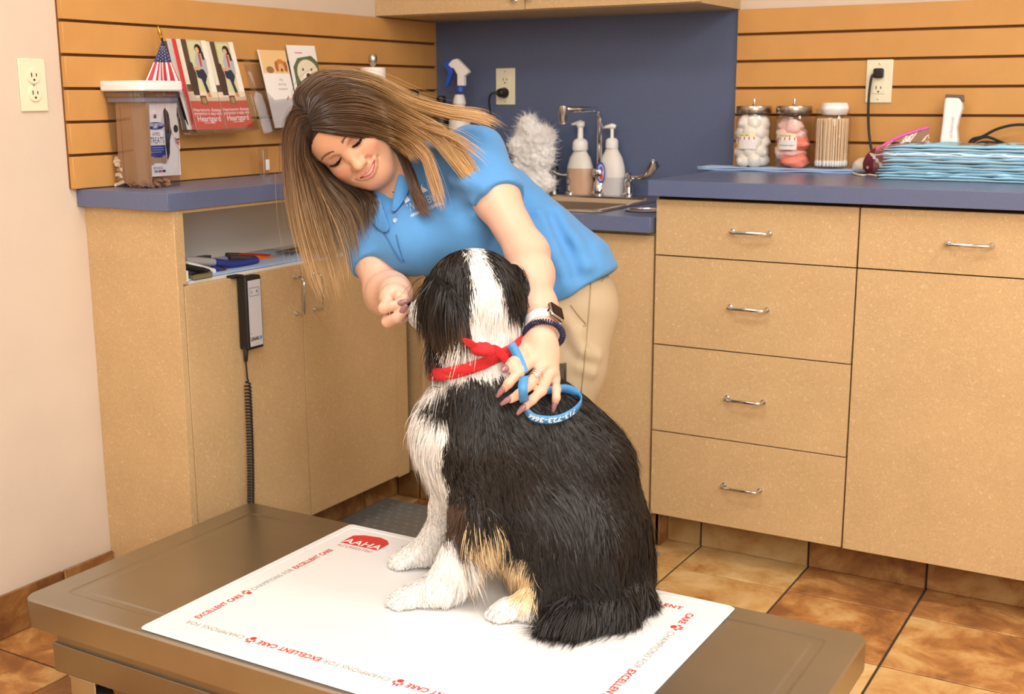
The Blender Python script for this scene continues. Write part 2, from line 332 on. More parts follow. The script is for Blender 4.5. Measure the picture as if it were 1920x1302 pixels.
# sink cabinet and worktop
t = thing('sink_cabinet', (0.64, -.3, 0), 'tan laminate cabinet under the sink behind the woman', 'cabinet', 'tan base cabinets')
MB().bb(0.31, 1.078, -0.565, -0.0, 0.105, 0.76).build('body', DARKIN, t)
MB().bb(0.20, 1.080, -0.566, -0.563, 0.10, 0.876).build('face_frame', TAN, t)
for a, b in ((0.335, 0.70), (0.703, 1.0765)):
    d = MB().bb(a, b, -0.585, -0.566, 0.112, 0.868).build('door', TAN, t, bevel=.0008, seg=1, loc=((a+b)/2, -.585, .112))
    bar_handle(d, (0.70+(-.05 if a < .5 else .05), -.585, .74), (0, 0, 1), (0, -1, 0))
# worktop with sink cut-out
SX0, SX1, SY0, SY1 = 0.33, 0.885, -0.545, -0.105
mb = MB()
for a, b, c, d in ((0.0, SX0, -0.615, -0.008), (SX1, 1.078, -0.615, -0.008), (SX0, SX1, -0.615, SY0), (SX0, SX1, SY1, -0.008)): mb.bb(a, b, c, d, 0.878, 0.918)
tag(mb.build('countertop', BLUE, None, bevel=.001, seg=1, loc=(.5, -.3, .878)), 'lower slate-blue worktop around the steel sink', 'worktop', 'slate-blue worktops')
# left cabinet with open shelf
XF = 0.2917
t = thing('base_cabinet', (0.15, -1.08, 0), 'tan laminate cabinet with an open tool shelf above two doors', 'cabinet', 'tan base cabinets')
MB().bb(0.0, XF-.0, -1.500, -1.481, 0.0, 0.974).build('end_panel', TAN, t, bevel=.0008, seg=1)
MB().bb(0.0, XF-.02, -0.655, -0.637, 0.105, 0.974).build('end_panel', TAN, t)
MB().bb(0.0, XF-.021, -1.481, -0.655, 0.785, 0.803).build('shelf', WHITEIN, t)
MB().bb(0.0, 0.012, -1.481, -0.655, 0.803, 0.974).build('back_panel', WHITEIN, t)
MB().bb(0.0, XF, -1.481, -0.655, 0.966, 0.974).build('top_rail', TAN, t)
MB().bb(0.19, XF-.021, -1.481, -0.655, 0.10, 0.785).build('body', DARKIN, t)
MB().bb(XF-.02, XF, -0.655, -0.60, 0.105, 0.876).build('filler', TAN, t)
MB().bb(XF-.02, XF-.001, -1.481, -1.470, 0.803, 0.966).build('stile', TAN, t)
for a, b, hy in ((-1.4785, -1.066, -1.092), (-1.063, -0.655, -1.017)):
    d = MB().bb(XF-.019, XF, a, b, 0.110, 0.797).build('door', TAN, t, bevel=.0008, seg=1, loc=(XF, (a+b)/2, .11))
    bar_handle(d, (XF, hy, .7215), (0, 0, 1), (1, 0, 0))
tag(MB().bb(0.0, 0.2995, -1.5215, -0.63, 0.974, 1.0145).build('countertop', BLUE, None, bevel=.0012, seg=2, loc=(.15, -1.1, .974)), 'narrow slate-blue worktop under the brochure racks', 'worktop', 'slate-blue worktops')
# wall cabinet
t = thing('wall_cabinet', (0.54, -.16, 1.47), 'tan laminate wall cabinet hanging above the sink', 'cabinet')
MB().bb(0.0, 1.0805, -0.300, 0.0, 1.472, 2.15).build('body', TAN, t, bevel=.0008, seg=1)
for a, b, hx in ((0.001, 0.5385, 0.508), (0.5405, 1.0795, 0.5575)):
    d = MB().bb(a, b, -0.319, -0.300, 1.4745, 2.148).build('door', TAN, t, bevel=.0008, seg=1, loc=((a+b)/2, -.319, 1.4745))
    bar_handle(d, (hx, -.319, 1.548), (0, 0, 1), (0, -1, 0))
# ------------------------------------------------------------------ lift table
STEEL = mat('scuffed_stainless', (178, 176, 168), 0.30, 1.0, var=0.07, scale=6, bump=0.06, bscale=60)
STEELD = mat('stainless_frame', (160, 156, 146), 0.34, 1.0, var=0.06, scale=8)
BLACKP = mat('black_plastic', (26, 25, 26), 0.45); BLACKR = mat('black_rubber', (34, 33, 36), 0.7)
TZ = 0.27
t = thing('lift_table', (1.13, -1.73, 0), 'low stainless steel lift table on casters', 'table')
def rrect(x0, x1, y0, y1, r, n=6):
    P = []
    for cx, cy, a in ((x1-r, y1-r, 0), (x0+r, y1-r, 90), (x0+r, y0+r, 180), (x1-r, y0+r, 270)):
        P += [(cx+r*math.cos(math.radians(a+90*i/n)), cy+r*math.sin(math.radians(a+90*i/n))) for i in range(n+1)]
    return P
mb = MB(); rings = []
for ins, z in ((0.0, TZ-.058), (0.0, TZ-.004), (0.0035, TZ), (0.058, TZ), (0.064, TZ-.0012), (0.078, TZ-.0012), (0.084, TZ)):
    rings.append([Vector((x, y, z)) for x, y in rrect(0.39+ins, 1.87-ins, -2.055+ins, -1.405-ins, max(.028-ins, .012))])
for a, b in zip(rings, rings[1:]):
    n = len(a); mb.add(a+b, [(i, (i+1) % n, (i+1) % n+n, i+n) for i in range(n)])
mb.add(rings[-1], [tuple(range(len(rings[-1])))]); mb.add(rings[0], [tuple(range(len(rings[0])))[::-1]])
mb.build('table_top', STEEL, t, smooth='auto')
mb = MB()
for y0, y1 in ((-2.03, -1.965), (-1.495, -1.43)):
    mb.bb(0.455, 1.805, y0, y1, 0.148, 0.198); mb.bb(0.447, 1.813, y0-.006, y1+.006, 0.120, 0.180)
mb.build('base_frame', STEELD, t, bevel=.002)
for x in (0.49, 1.77): MB().bb(x-.04, x+.04, -1.965, -1.495, 0.122, 0.176).build('cross_beam', STEELD, t, bevel=.002)
MB().bb(0.62, 1.64, -1.9, -1.56, 0.185, 0.213).build('scissor_platform', STEELD, t)
for x in (0.50, 1.76):
    for y in (-2.0, -1.46):
        c = MB(); c.lathe([(.012, 0), (.012, .028), (0.0, .028)], (x, y, .1), seg=16); c.bb(x-.025, x+.045, y-.024, y-.019, .035, .108); c.bb(x-.025, x+.045, y+.019, y+.024, .035, .108); c.bb(x-.03, x+.045, y-.024, y+.024, .104, .112)
        w_ = c.build('caster', NICKEL, t, bevel=.002, loc=(x, y, 0))
        MB().lathe([(.0, -.017), (.036, -.017), (.045, -.011), (.0465, 0), (.045, .011), (.036, .017), (0, .017)], (x+.022, y, .047), (0, 1, 0), 24).build('wheel', BLACKR, w_, smooth='auto')
# printed mat
MATW = mat('white_vinyl_mat', (230, 230, 229), 0.45, spec=0.4, var=0.012, scale=6, bump=0.12, bscale=9)
MX0, MX1, MY0, MY1 = 0.703, 1.622, -2.045, -1.415
t = thing('exam_mat', ((MX0+MX1)/2, (MY0+MY1)/2, TZ), 'white padded mat with red and grey lettering under the dog', 'mat')
mb = MB(); rings = []
for ins, z in ((0.003, TZ+.0003), (0, TZ+.002), (0.003, TZ+.0045), (.018, TZ+.0045), (.0195, TZ+.0033), (.0215, TZ+.0033), (.023, TZ+.0048)):
    rings.append([Vector((x, y, z)) for x, y in rrect(MX0+ins, MX1-ins, MY0+ins, MY1-ins, .012)])
for a, b in zip(rings, rings[1:]):
    n = len(a); mb.add(a+b, [(i, (i+1) % n, (i+1) % n+n, i+n) for i in range(n)])
mb.add(rings[-1], [tuple(range(len(rings[-1])))]); mb.build('pad', MATW, t, smooth='auto')
MT = TZ+.0048
RED, GREY = (206, 62, 58), (150, 146, 140)
def paw(mb, fr, u, v, s, col, ang=0):
    for a, b, rx, ry in ((0, -.25, .34, .28), (-.42, .1, .13, .19), (-.16, .38, .13, .2), (.16, .38, .13, .2), (.42, .1, .13, .19)):
        ca, sa = math.cos(ang), math.sin(ang); poly(mb, fr, oval(u+(a*ca-b*sa)*s, v+(a*sa+b*ca)*s, rx*s, ry*s, 10), .0004, col)
def border(fr, length, seq, start=0.0):
    mb = MB(); u = start; H = .0188
    for kind in seq:
        if kind == 'E': u += text(mb, 'EXCELLENT CARE', fr, u, 0, H, RED, .0004, .0006, sx=1.0, space=1.1)+.008
        elif kind == 'C': u += text(mb, 'CHAMPIONS FOR', fr, u, 0, H, GREY, .0004, -.0001, sx=1.0, space=1.12)+.008
        elif kind == 'e': u += text(mb, 'EXCELLENT', fr, u, 0, H, RED, .0004, .0006, space=1.1)+.008
        elif kind == 'c': u += text(mb, 'CARE', fr, u, 0, H, RED, .0004, .0006, space=1.1)+.008
        elif kind == 'f': u += text(mb, 'CHAMPIONS', fr, u, 0, H, GREY, .0004, -.0001, space=1.12)+.008
        elif kind == 'P': paw(mb, fr, u+.012, 0, .022, RED, 0); u += .032
        if u > length: break
    return mb, u
# the edge by the wall (reads up the mat), the near edge (upside down), the far edge and the drawer-side edge
mb, u = border(Frame((MX0+.066, -1.965, MT), (0, 1, 0), (-1, 0, 0)), .6, 'EPCE'); y0_ = -1.965
for v in mb.v: v.y = y0_+(v.y-y0_)*.405/u
mb.build('lettering', PRINT, t)
mb, u = border(Frame((MX1-.075, MY0+.062, MT), (-1, 0, 0), (0, -1, 0)), .85, 'CEPCEPC'); u = .79/u
for v in mb.v: v.x = (MX1-.075)+(v.x-(MX1-.075))*u
mb.build('lettering', PRINT, t)
mb, u = border(Frame((MX0+.185, MY1-.062, MT), (1, 0, 0), (0, 1, 0)), .7, 'CEPCe'); mb.build('lettering', PRINT, t)
mb, u = border(Frame((MX1-.062, MY1-.075, MT), (0, -1, 0), (1, 0, 0)), .5, 'cPCEPC'); mb.build('lettering', PRINT, t)
fr = Frame((MX0+.055, MY1-.135, MT), (1, 0, 0), (0, 1, 0)); mb = MB()
poly(mb, fr, [(.0, .028), (.0, .075), (.02, .088), (.06, .094), (.085, .086), (.1, .07), (.1, .028)], .0004, RED)
text(mb, 'AAHA', fr, .05, .042, .034, (248, 246, 244), .0007, .0004, 'CENTER', 1.05); text(mb, 'ACCREDITED', fr, .05, .014, .0155, (214, 110, 104), .0004, 0, 'CENTER', 1.0); mb.build('emblem', PRINT, t, label='red emblem with white letters')
# rubber floor mat
FMAT = mat('grey_rubber_mat', (132, 130, 126), 0.75, var=0.06, scale=20)
t = thing('floor_mat', (.65, -.9, 0), 'grey ribbed rubber mat on the tiles behind the lift table', 'mat')
MB().bb(0.203, 1.12, -1.23, -0.60, 0.0005, 0.009).build('mat_sheet', FMAT, t, bevel=.002)
mb = MB()
for i in range(26):
    for j in range(20):
        x, y = .235+i*.034+(.017 if j % 2 else 0), -1.21+j*.03; mb.add([(x-.012, y, .009), (x, y-.006, .009), (x+.012, y, .009), (x, y+.006, .009), (x, y, .0115)], [(0, 1, 4), (1, 2, 4), (2, 3, 4), (3, 0, 4)])
mb.build('tread', FMAT, t)['kind'] = 'stuff'
# ------------------------------------------------------------------ outlets
IVORY = mat('ivory_plastic', (232, 226, 196), 0.4); SLOT = mat('socket_slot', (40, 34, 28), 0.8); SCREW = mat('screw_metal', (200, 194, 170), 0.35, 0.8)
def outlet(o, x, n, label, style):
    fr = Frame(o, x, (0, 0, 1)); R = fr.rot(); t = thing('power_outlet', o, label, 'outlet', 'ivory wall outlets')
    MB().box(fr.p(0, 0, .0025), (.072, .117, .005), R).build('cover_plate', IVORY, t, bevel=.0022)
    if style == 'decora':
        MB().box(fr.p(0, 0, .0055), (.034, .068, .003), R).build('socket', IVORY, t, bevel=.001)
        ss = (.02, -.02); sc = ((0, .048), (0, -.048))
    else:
        ss = (.0195, -.0195); sc = ((0, 0),)
    for s in ss:
        if style != 'decora':
            MB().lathe([(0.017, 0), (.017, .0035), (.016, .0042), (0, .0042)], fr.p(0, s, .0045), fr.n, 20).build('socket', IVORY, t, smooth='auto')
        k = MB(); hh = .0096 if style != 'decora' else .0078
        for a, l in ((-.0064, .009), (.0064, .007)): k.box(fr.p(a, s+.003, hh-.0006), (.0022, l, .001), R)
        k.lathe([(.0026, 0), (.0026, .0006), (0, .0006)], fr.p(0, s-.008, hh-.0008), fr.n, 10); k.build('slot', SLOT, t)
    for a, b in sc: MB().lathe([(.003, 0), (.003, .001), (0, .0016)], fr.p(a, b, .005), fr.n, 10).build('screw', SCREW, t)
    return fr
outlet((0.0, -1.62, 1.2545), (0, 1, 0), (1, 0, 0), 'ivory duplex outlet on the painted wall beside the slat boards', 'duplex')
f1 = outlet((0.291, -0.008, 1.2585), (1, 0, 0), (0, -1, 0), 'ivory outlet on the blue backsplash with a round black plug', 'decora')
f2 = outlet((1.4966, -0.019, 1.263), (1, 0, 0), (0, -1, 0), 'ivory outlet on the slat boards above the swab jar', 'decora')
t = thing('round_power_plug', f1.p(0, -.02, .008), 'black round plug with cord in the backsplash outlet', 'plug')
MB().lathe([(.016, 0), (.017, .006), (.013, .012), (.013, .02), (.015, .024), (.013, .034), (.006, .04), (0, .04)], f1.p(0, -.02, .0075), f1.n, 20).build('plug_body', BLACKP, t, smooth='auto')
MB().tube(curve([f1.p(0, -.02, .044), f1.p(-.02, -.022, .056), f1.p(-.034, -.045, .05), f1.p(-.036, -.1, .036), f1.p(-.03, -.2, .02), f1.p(-.0, -.335, .014)], 30), .0032, 8).build('cord', BLACKP, t, smooth=True)
t = thing('angled_power_plug', f2.p(0, .02, .008), 'black angled plug and cord in the outlet over the jars', 'plug')
MB().box(f2.p(0, .022, .015), (.026, .026, .018), f2.rot()).build('plug_body', BLACKP, t, bevel=.004)
MB().tube(curve([f2.p(-.006, .022, .022), f2.p(-.016, .008, .026), f2.p(-.019, -.06, .03), f2.p(-.012, -.14, .034), f2.p(.006, -.2, .05), f2.p(.03, -.236, .06)], 30), .0036, 8).build('cord', BLACKP, t, smooth=True)
# ------------------------------------------------------------------ sink and tap
SINK = mat('satin_sink_steel', (196, 188, 176), 0.26, 1.0)
t = thing('sink', (.6, -.32, .918), 'stainless drop-in sink in the low blue worktop', 'sink')
mb = MB(); rings = []
O = dict(x0=SX0-.018, x1=SX1+.018, y0=SY0-.018, y1=SY1+.075)
B = dict(x0=SX0+.012, x1=SX1-.012, y0=SY0+.012, y1=SY1-.02)
def ring(d, ins, z, r): return [Vector((x, y, z)) for x, y in rrect(d['x0']+ins, d['x1']-ins, d['y0']+ins, d['y1']-ins, r)]
rings = [ring(O, 0, .919, .03), ring(O, .003, .924, .03), ring(O, .012, .9245, .028), ring(B, -.006, .9235, .045), ring(B, 0, .918, .045), ring(B, .004, .905, .045), ring(B, .012, .78, .05), ring(B, .04, .765, .03)]
for a, b in zip(rings, rings[1:]):
    n = len(a); mb.add(a+b, [(i, (i+1) % n, (i+1) % n+n, i+n) for i in range(n)])
mb.add(rings[-1], [tuple(range(len(rings[-1])))[::-1]]); mb.build('basin', SINK, t, smooth='auto')
MB().lathe([(.035, 0), (.04, .002), (.03, .003), (.012, .001), (0, .001)], (.6, -.32, .766), seg=20).build('drain', NICKEL, t, smooth='auto')
fx, fy, fz = 0.66, -.062, .9245
t = thing('faucet', (fx, fy, fz), 'chrome gooseneck tap with wing handles behind the sink', 'faucet')
MB().lathe([(.026, 0), (.026, .006), (.02, .012), (.018, .035), (.0125, .045), (.0125, .05), (.02, .055), (.0235, .066), (.02, .078), (.0125, .083), (0, .083)], (fx, fy, fz), seg=24).build('valve_body', CHROME, t, smooth='auto')
topz = pY(1119, 205, fy).z
MB().tube([(fx, fy, fz+.07), (fx, fy, topz-.03)]+[(fx, fy-.03+.03*math.cos(a), topz-.03+.03*math.sin(a)) for a in [i*math.pi/2/8 for i in range(1, 9)]]+[(fx, fy-.235, topz+.002)], .0085, 16).build('spout', CHROME, t, smooth=True)
MB().lathe([(.012, .014), (.014, .012), (.014, -.022), (.0115, -.026), (.0115, -.04), (0, -.04)], (fx, fy-.243, topz), seg=20).build('aerator', NICKEL, t, smooth='auto')
for s in (-1, 1):
    hx = fx+s*.102
    h = MB().lathe([(.02, 0), (.02, .005), (.014, .01), (.012, .026), (.015, .03), (.015, .045), (.010, .05), (.010, .066), (.006, .07), (0, .07)], (hx, fy, fz), seg=20).build('valve', CHROME, t, smooth='auto', loc=(hx, fy, fz))
    pts = curve([(hx, fy, fz+.057), (hx+s*.03, fy-.004, fz+.056), (hx+s*.06, fy-.008, fz+.062), (hx+s*.08, fy-.011, fz+.085), (hx+s*.098, fy-.014, fz+.108)], 20)
    mb = MB(); P = []
    for i, p in enumerate(pts):
        u = i/20; wd = .006+.012*max(0, (u-.25)/.75)**.8; th = .0045-.002*u; tn = (pts[min(i+1, 20)]-pts[max(i-1, 0)]).normalized(); nn = Vector((-tn.z*s, 0, tn.x*s)).normalized(); sd = Vector((0, 1, 0))
        if i == 20: wd *= .6
        P.append([p+(nn*.8-sd*.6)*wd*math.cos(a)+(nn*.6+sd*.8)*th*math.sin(a) for a in [k*2*math.pi/12 for k in range(13)]])
    mb.grid(P); mb.add(P[-1][:12], [tuple(range(12))]); mb.build('lever', CHROME, h, smooth=True)
t = MB().lathe([(.052, 0), (.056, .002), (.054, .004), (.046, .004), (.044, .001), (.044, -.03), (0, -.03)], (.985, -.44, .9185), seg=32); tag(t.build('grommet_ring', NICKEL, None, smooth='auto', loc=(.985, -.44, .918)), 'round steel ring set in the low worktop near the drawers', 'waste ring')
TOWEL = mat('light_blue_towel', (150, 180, 222), 0.9, var=0.05, scale=80, bump=0.4, bscale=300, sheen=.3)
def cloth_stack(name, x0, x1, y0, y1, z, n, th, label, cat, seed=1, mt=None):
    rnd = random.Random(seed); t = thing(name, ((x0+x1)/2, (y0+y1)/2, z), label, cat)
    for k in range(n):
        nx, ny = 16, 8; P = []; dx0, dx1 = rnd.uniform(-.004, .004), rnd.uniform(-.004, .004)
        for i in range(nx+1):
            P.append([Vector((x0+dx0+(x1-x0+dx1)*i/nx, y0+(y1-y0)*j/ny, z+th*(k+.5)+.0012*math.sin(i*1.1+seed+k)*math.cos(j*.9))) for j in range(ny+1)])
        MB().grid(P).build('fold', mt or TOWEL, t, smooth=True, solid=th*.85)
    return t
cloth_stack('folded_towel', .925, 1.06, -.22, -.05, .9185, 3, .006, 'light blue folded towel between the sink and the high worktop', 'towel', 3)
# soap bottles, flashlight, cotton, spray bottle, small black bottles
MILK = mat('translucent_bottle', (226, 222, 214), 0.35, trans=0.0, sss=0.3); SOAP = mat('amber_soap', (198, 164, 138), 0.35, sss=.2); CLEARSOAP = mat('clear_gel_soap', (196, 194, 196), 0.35)
WHITEP = mat('white_plastic', (240, 238, 234), 0.35)
def bottle(x, y, z, h, r, fill, fillm, label, foam):
    t = thing('soap_bottle', (x, y, z), label, 'soap bottle', 'pump soap bottles'); sq = (1, .72)
    prof = [(.0, 0), (r*.9, 0), (r*.97, .006), (r, h*.2), (r*1.0, h*.42), (r*.93, h*.6), (r*.75, h*.78), (r*.5, h*.9), (r*.42, h*.96), (r*.42, h)]
    k = next(i for i, q in enumerate(prof) if q[1] > fill)
    low = [q for q in prof if q[1] <= fill]; lf = (fill-prof[k-1][1])/(prof[k][1]-prof[k-1][1]); rf = prof[k-1][0]+(prof[k][0]-prof[k-1][0])*lf
    MB().lathe(low+[(rf, fill), (0, fill)], (x, y, z), seg=28, sq=sq).build('liquid', fillm, t, smooth='auto')
    MB().lathe([(rf, fill)]+prof[k:]+[(0, h)], (x, y, z), seg=28, sq=sq).build('bottle', MILK, t, smooth='auto')
    if foam: MB().lathe([(r*.5, 0), (r*.55, .004), (r*.52, .026), (r*.4, .034), (r*.2, .038), (r*.18, .07), (r*.3, .078), (r*.3, .088), (r*.1, .092), (0, .092)], (x, y, z+h-.01), seg=20).build('pump', WHITEP, t, smooth='auto')
    else: MB().lathe([(r*.42, 0), (r*.44, .004), (r*.42, .024), (r*.3, .03), (r*.12, .032), (r*.12, .06), (0, .06)], (x, y, z+h-.006), seg=20).build('pump', WHITEP, t, smooth='auto')
    sp = MB(); zz = z+h+(.074 if foam else .06); sp.tube([(x+.012, y, zz), (x, y, zz+.002), (x-.02, y, zz-.001), (x-.031, y, zz-.004)], [.006, .0085, .005, .004], 10); sp.build('spout', WHITEP, t, smooth=True)
    return t
z0 = .9185
bp = pY(1088, 300, -.045); bottle(bp.x, -.045, z0, .15, .047, .085, SOAP, 'white pump bottle half full of amber soap, beside the tap', True)
bp2 = pY(1147, 300, -.043); tt = bottle(bp2.x, -.043, z0, .155, .046, .06, CLEARSOAP, 'pump bottle of clear soap with a blue oval label, behind the tap', False)
fr = Frame((bp2.x-.022, -.043-.034, z0+.075), (1, -.28, 0), (0, 0, 1)); mb = MB(); poly(mb, fr, oval(0, 0, .02, .034, 20), .0006, (70, 96, 190)); poly(mb, fr, oval(0.002, 0, .014, .026, 20), .0009, (206, 206, 232)); poly(mb, fr, oval(.004, -.012, .008, .01, 10), .0011, (226, 82, 60)); poly(mb, fr, oval(.003, .01, .008, .01, 10), .0011, (120, 110, 200)); mb.build('sticker', PRINT, tt)
q = pY(1039, 320, -.06)
t = thing('otoscope_handle', (q.x, -.06, z0), 'upright steel handle with a black cap left of the tap', 'instrument')
MB().lathe([(.0, 0), (.013, 0), (.013, .075), (0, .075)], (q.x, -.06, z0), seg=18).build('handle_tube', NICKEL, t, smooth='auto'); MB().lathe([(.014, 0), (.014, .016), (.011, .02), (0, .02)], (q.x, -.06, z0+.075), seg=18).build('cap', BLACKP, t, smooth='auto')
q = pY(858, 150, -.10)
SPRAYB = mat('spray_blue', (36, 84, 196), 0.35)
t = thing('spray_bottle', (q.x, -.10, z0), 'clear spray bottle with a white and blue trigger head', 'spray bottle')
zt = pY(862, 188, -.10).z
MB().lathe([(0, 0), (.034, 0), (.036, .006), (.036, zt-z0-.07), (.03, zt-z0-.05), (.016, zt-z0-.025), (.0175, zt-z0-.02), (.022, zt-z0-.01), (.019, zt-z0+.006), (.0145, zt-z0+.018), (0, zt-z0+.018)], (q.x+.006, -.10, z0), seg=24).build('bottle', MILK, t, smooth='auto')
c = pY(863, 172, -.10); MB().lathe([(.0145, 0), (.0145, .014), (.012, .016), (0, .016)], (c.x, -.1, c.z), seg=20).build('collar', SPRAYB, t, smooth='auto')
def Yp(x, y, Y=-.10): return pY(x, y, Y)
MB().prism([Yp(857, 161, -.109), Yp(869, 161, -.109), Yp(869, 143, -.109), Yp(878, 136, -.109), Yp(876, 131, -.109), Yp(856, 110, -.109), Yp(848, 112, -.109), Yp(840, 121, -.109), Yp(845, 127, -.109), Yp(850, 128, -.109), Yp(857, 140, -.109)], (0, .018, 0)).build('spray_head', WHITEP, t, bevel=.002)
MB().prism([Yp(848, 111, -.107), Yp(838, 116, -.107), Yp(831, 120, -.107), Yp(835, 128, -.107), Yp(840, 134, -.107), Yp(834, 163, -.107), Yp(838, 163, -.107), Yp(848, 136, -.107), Yp(846, 124, -.107)], (0, .014, 0)).build('trigger', SPRAYB, t, bevel=.0015)
for x, lb in ((777, 'small black-capped bottle in the corner under the slat boards'), (827, 'small black-capped bottle against the blue backsplash')):
    q = pY(x, 180, -.08 if x > 800 else -.2); y_ = -.08 if x > 800 else -.2
    t = thing('black_bottle', (q.x, y_, z0), lb, 'bottle', 'black bottles in the corner'); hz = pY(x, 172 if x < 800 else 180, y_).z-z0
    MB().lathe([(0, 0), (.03, 0), (.032, .01), (.032, hz-.07), (.02, hz-.035), (.014, hz-.03), (0, hz-.03)], (q.x, y_, z0), seg=20).build('bottle', BLACKP, t, smooth='auto'); MB().lathe([(.0155, 0), (.0165, .004), (.0155, .03), (.012, .033), (0, .033)], (q.x, y_, z0+hz-.033), seg=18).build('cap', BLACKP, t, smooth='auto')
# paper towel holder on the narrow worktop
px_, py_ = .10, -.70
q = pX(700, 150, px_); py_ = q.y
t = thing('paper_towel_holder', (px_, py_, 1.0145), 'white paper towel roll on a steel post holder', 'paper towel')
topz = pX(700, 127, px_).z
MB().lathe([(0, 0), (.07, 0), (.07, .006), (.0, .008)], (px_, py_, 1.0145), seg=28).build('base', NICKEL, t, smooth='auto')
MB().lathe([(.018, 0), (.036, 0), (.0375, .004), (.0375, topz-1.028), (.036, topz-1.024), (.018, topz-1.024)], (px_, py_, 1.024), seg=28).build('paper_roll', mat('paper_towel', (242, 238, 232), .9, bump=.5, bscale=180), t, smooth='auto')
MB().lathe([(.005, 0), (.005, topz-1.02), (.004, topz-1.018), (.0095, topz-1.01), (.0135, topz-.999), (.0125, topz-.988), (.007, topz-.979), (0, topz-.977)], (px_, py_, 1.02), seg=20).build('post', NICKEL, t, smooth='auto')
# ------------------------------------------------------------------ treat bin, flag, brochure racks, vial
CLR = clear('clear_acrylic', (248, 248, 251), .10); CLR2 = clear('clear_bin_wall', (240, 239, 244), .10)
bx0, bx1, by0, by1, bz = 0.022, 0.150, -1.436, -1.318, 1.0150
t = thing('treat_bin', ((bx0+bx1)/2, (by0+by1)/2, bz), 'clear plastic treat bin with a white lid beside the flag', 'container')
binh = .222
def shell(x0, x1, y0, y1, z0, z1, ins, r, tp=0.0):
    mb = MB(); a = [Vector((x, y, z0)) for x, y in rrect(x0+tp, x1-tp, y0+tp, y1-tp, r, 3)]; b = [Vector((x, y, z1)) for x, y in rrect(x0, x1, y0, y1, r, 3)]; n = len(a)
    mb.add(a+b, [(i, (i+1) % n, (i+1) % n+n, i+n) for i in range(n)]); mb.add(a, [tuple(range(n))[::-1]]); return mb
shell(bx0, bx1, by0, by1, bz, bz+binh, 0, .008, .006).build('bin_wall', CLR2, t, smooth='auto')
mb = MB(); mb.prism([Vector((x, y, bz+binh+.004)) for x, y in rrect(bx0-.008, bx1+.008, by0-.01, by1+.008, .012, 4)], (0, 0, .024)); mb.build('lid', mat('glossy_white_lid', (244, 243, 243), .25), t, bevel=.004)
mb = MB(); mb.prism([Vector((x, y, bz+binh-.022)) for x, y in rrect(bx0+.002, bx1-.002, by0+.002, by1-.002, .008, 4)], (0, 0, .012)); mb.build('seal', mat('grey_seal', (130, 132, 150), .5), t, bevel=.002)
mb = MB(); mb.prism([Vector((x, y, bz+binh-.01)) for x, y in rrect(bx0-.003, bx1+.003, by0-.003, by1+.003, .01, 4)], (0, 0, .014)); mb.build('lid_rim', clear('clear_rim', (232, 230, 236), .16), t, bevel=.002)
MB().bb(bx0+.036, bx0+.0375, by0+.012, by1-.012, bz+.004, bz+.19).build('divider', CLR2, t)
BROWNBAG = mat('kraft_bag', (166, 132, 96), .75, var=.06, scale=20)
bag = thing('treat_bag', (.1, -1.3, bz+.002), 'white and blue printed treat bag standing inside the clear bin', 'treat bag')
tl, tr, br, bl = (pX(273, 192, .136), pX(336, 191, .138), pX(340, 328, .138), pX(279, 332, .136))
fx_ = (tr-tl); fr = Frame(bl, br-bl, tl-bl); Wd = (br-bl).length; Hg = (tl-bl).length
MB().prism([fr.p(0, 0, -.002), fr.p(Wd, 0, -.002), fr.p(Wd, Hg, -.002), fr.p(0, Hg, -.002)], fr.n*-.012).build('bag_body', mat('white_bag_film', (236, 232, 226), .35, bump=.3, bscale=20), bag, bevel=.001)
mb = MB(); S = lambda pts: [(a*Wd, b*Hg) for a, b in pts]
poly(mb, fr, S(rect(0, 0, 1, 1)), -.0015, (238, 235, 230))
poly(mb, fr, S([(.03, .2), (.60, .22), (.56, .90), (.44, .70), (.42, .42), (.03, .42)]), -.0008, (206, 208, 214))
poly(mb, fr, S(rect(.03, .22, .56, .42)), -.0004, (38, 56, 132)); poly(mb, fr, S(oval(.29, .685, .27, .05, 20)), .0, (32, 50, 124))
poly(mb, fr, S(rect(.0, .43, .52, .62)), -.0002, (240, 240, 240))
poly(mb, fr, S(rect(.25, .79, .33, .84)), .0002, (40, 60, 150)); poly(mb, fr, S([(.25, .84), (.31, .84), (.25, .80)]), .0004, (214, 60, 50))
text(mb, 'PRESCRIPTION', fr, .29*Wd, .697*Hg, .0092, (240, 240, 246), .0006, .0002, 'CENTER', .72); text(mb, 'DIET', fr, .29*Wd, .667*Hg, .008, (240, 240, 246), .0006, .0002, 'CENTER', .9)
text(mb, 'HYPO', fr, .29*Wd, .57*Hg, .0125, (60, 66, 92), .0004, 0, 'CENTER', .7); text(mb, 'TREATS', fr, .31*Wd, .485*Hg, .021, (44, 52, 84), .0004, 0, 'CENTER', .6)
for i in range(3): poly(mb, fr, S(rect(.08, .385-i*.03, .5-.06*(i == 2), .395-i*.03)), .0, (140, 150, 200))
for c_ in ((.13, .24), (.13, .19), (.50, .25), (.50, .20)): poly(mb, fr, S(oval(c_[0], c_[1], .075, .032, 12)), .0004, (160, 136, 116))
poly(mb, fr, S(rect(.13, .185, .5, .255)), .0005, (160, 136, 116))
text(mb, 'METABOLIC', fr, .3*Wd, .115*Hg, .008, (70, 170, 216), .0004, .0002, 'CENTER', .7)
for i, c_ in enumerate(((40, 150, 206), (190, 40, 70), (40, 50, 100))): poly(mb, fr, S(rect(.18+i*.12, .055, .28+i*.12, .085)), .0004, c_)
poly(mb, fr, S([(.60, .93), (.70, .86), (.78, .62), (.70, .48), (.68, .30), (.60, .20), (.57, .40), (.56, .70), (.55, .88)]), .0002, (50, 42, 44))
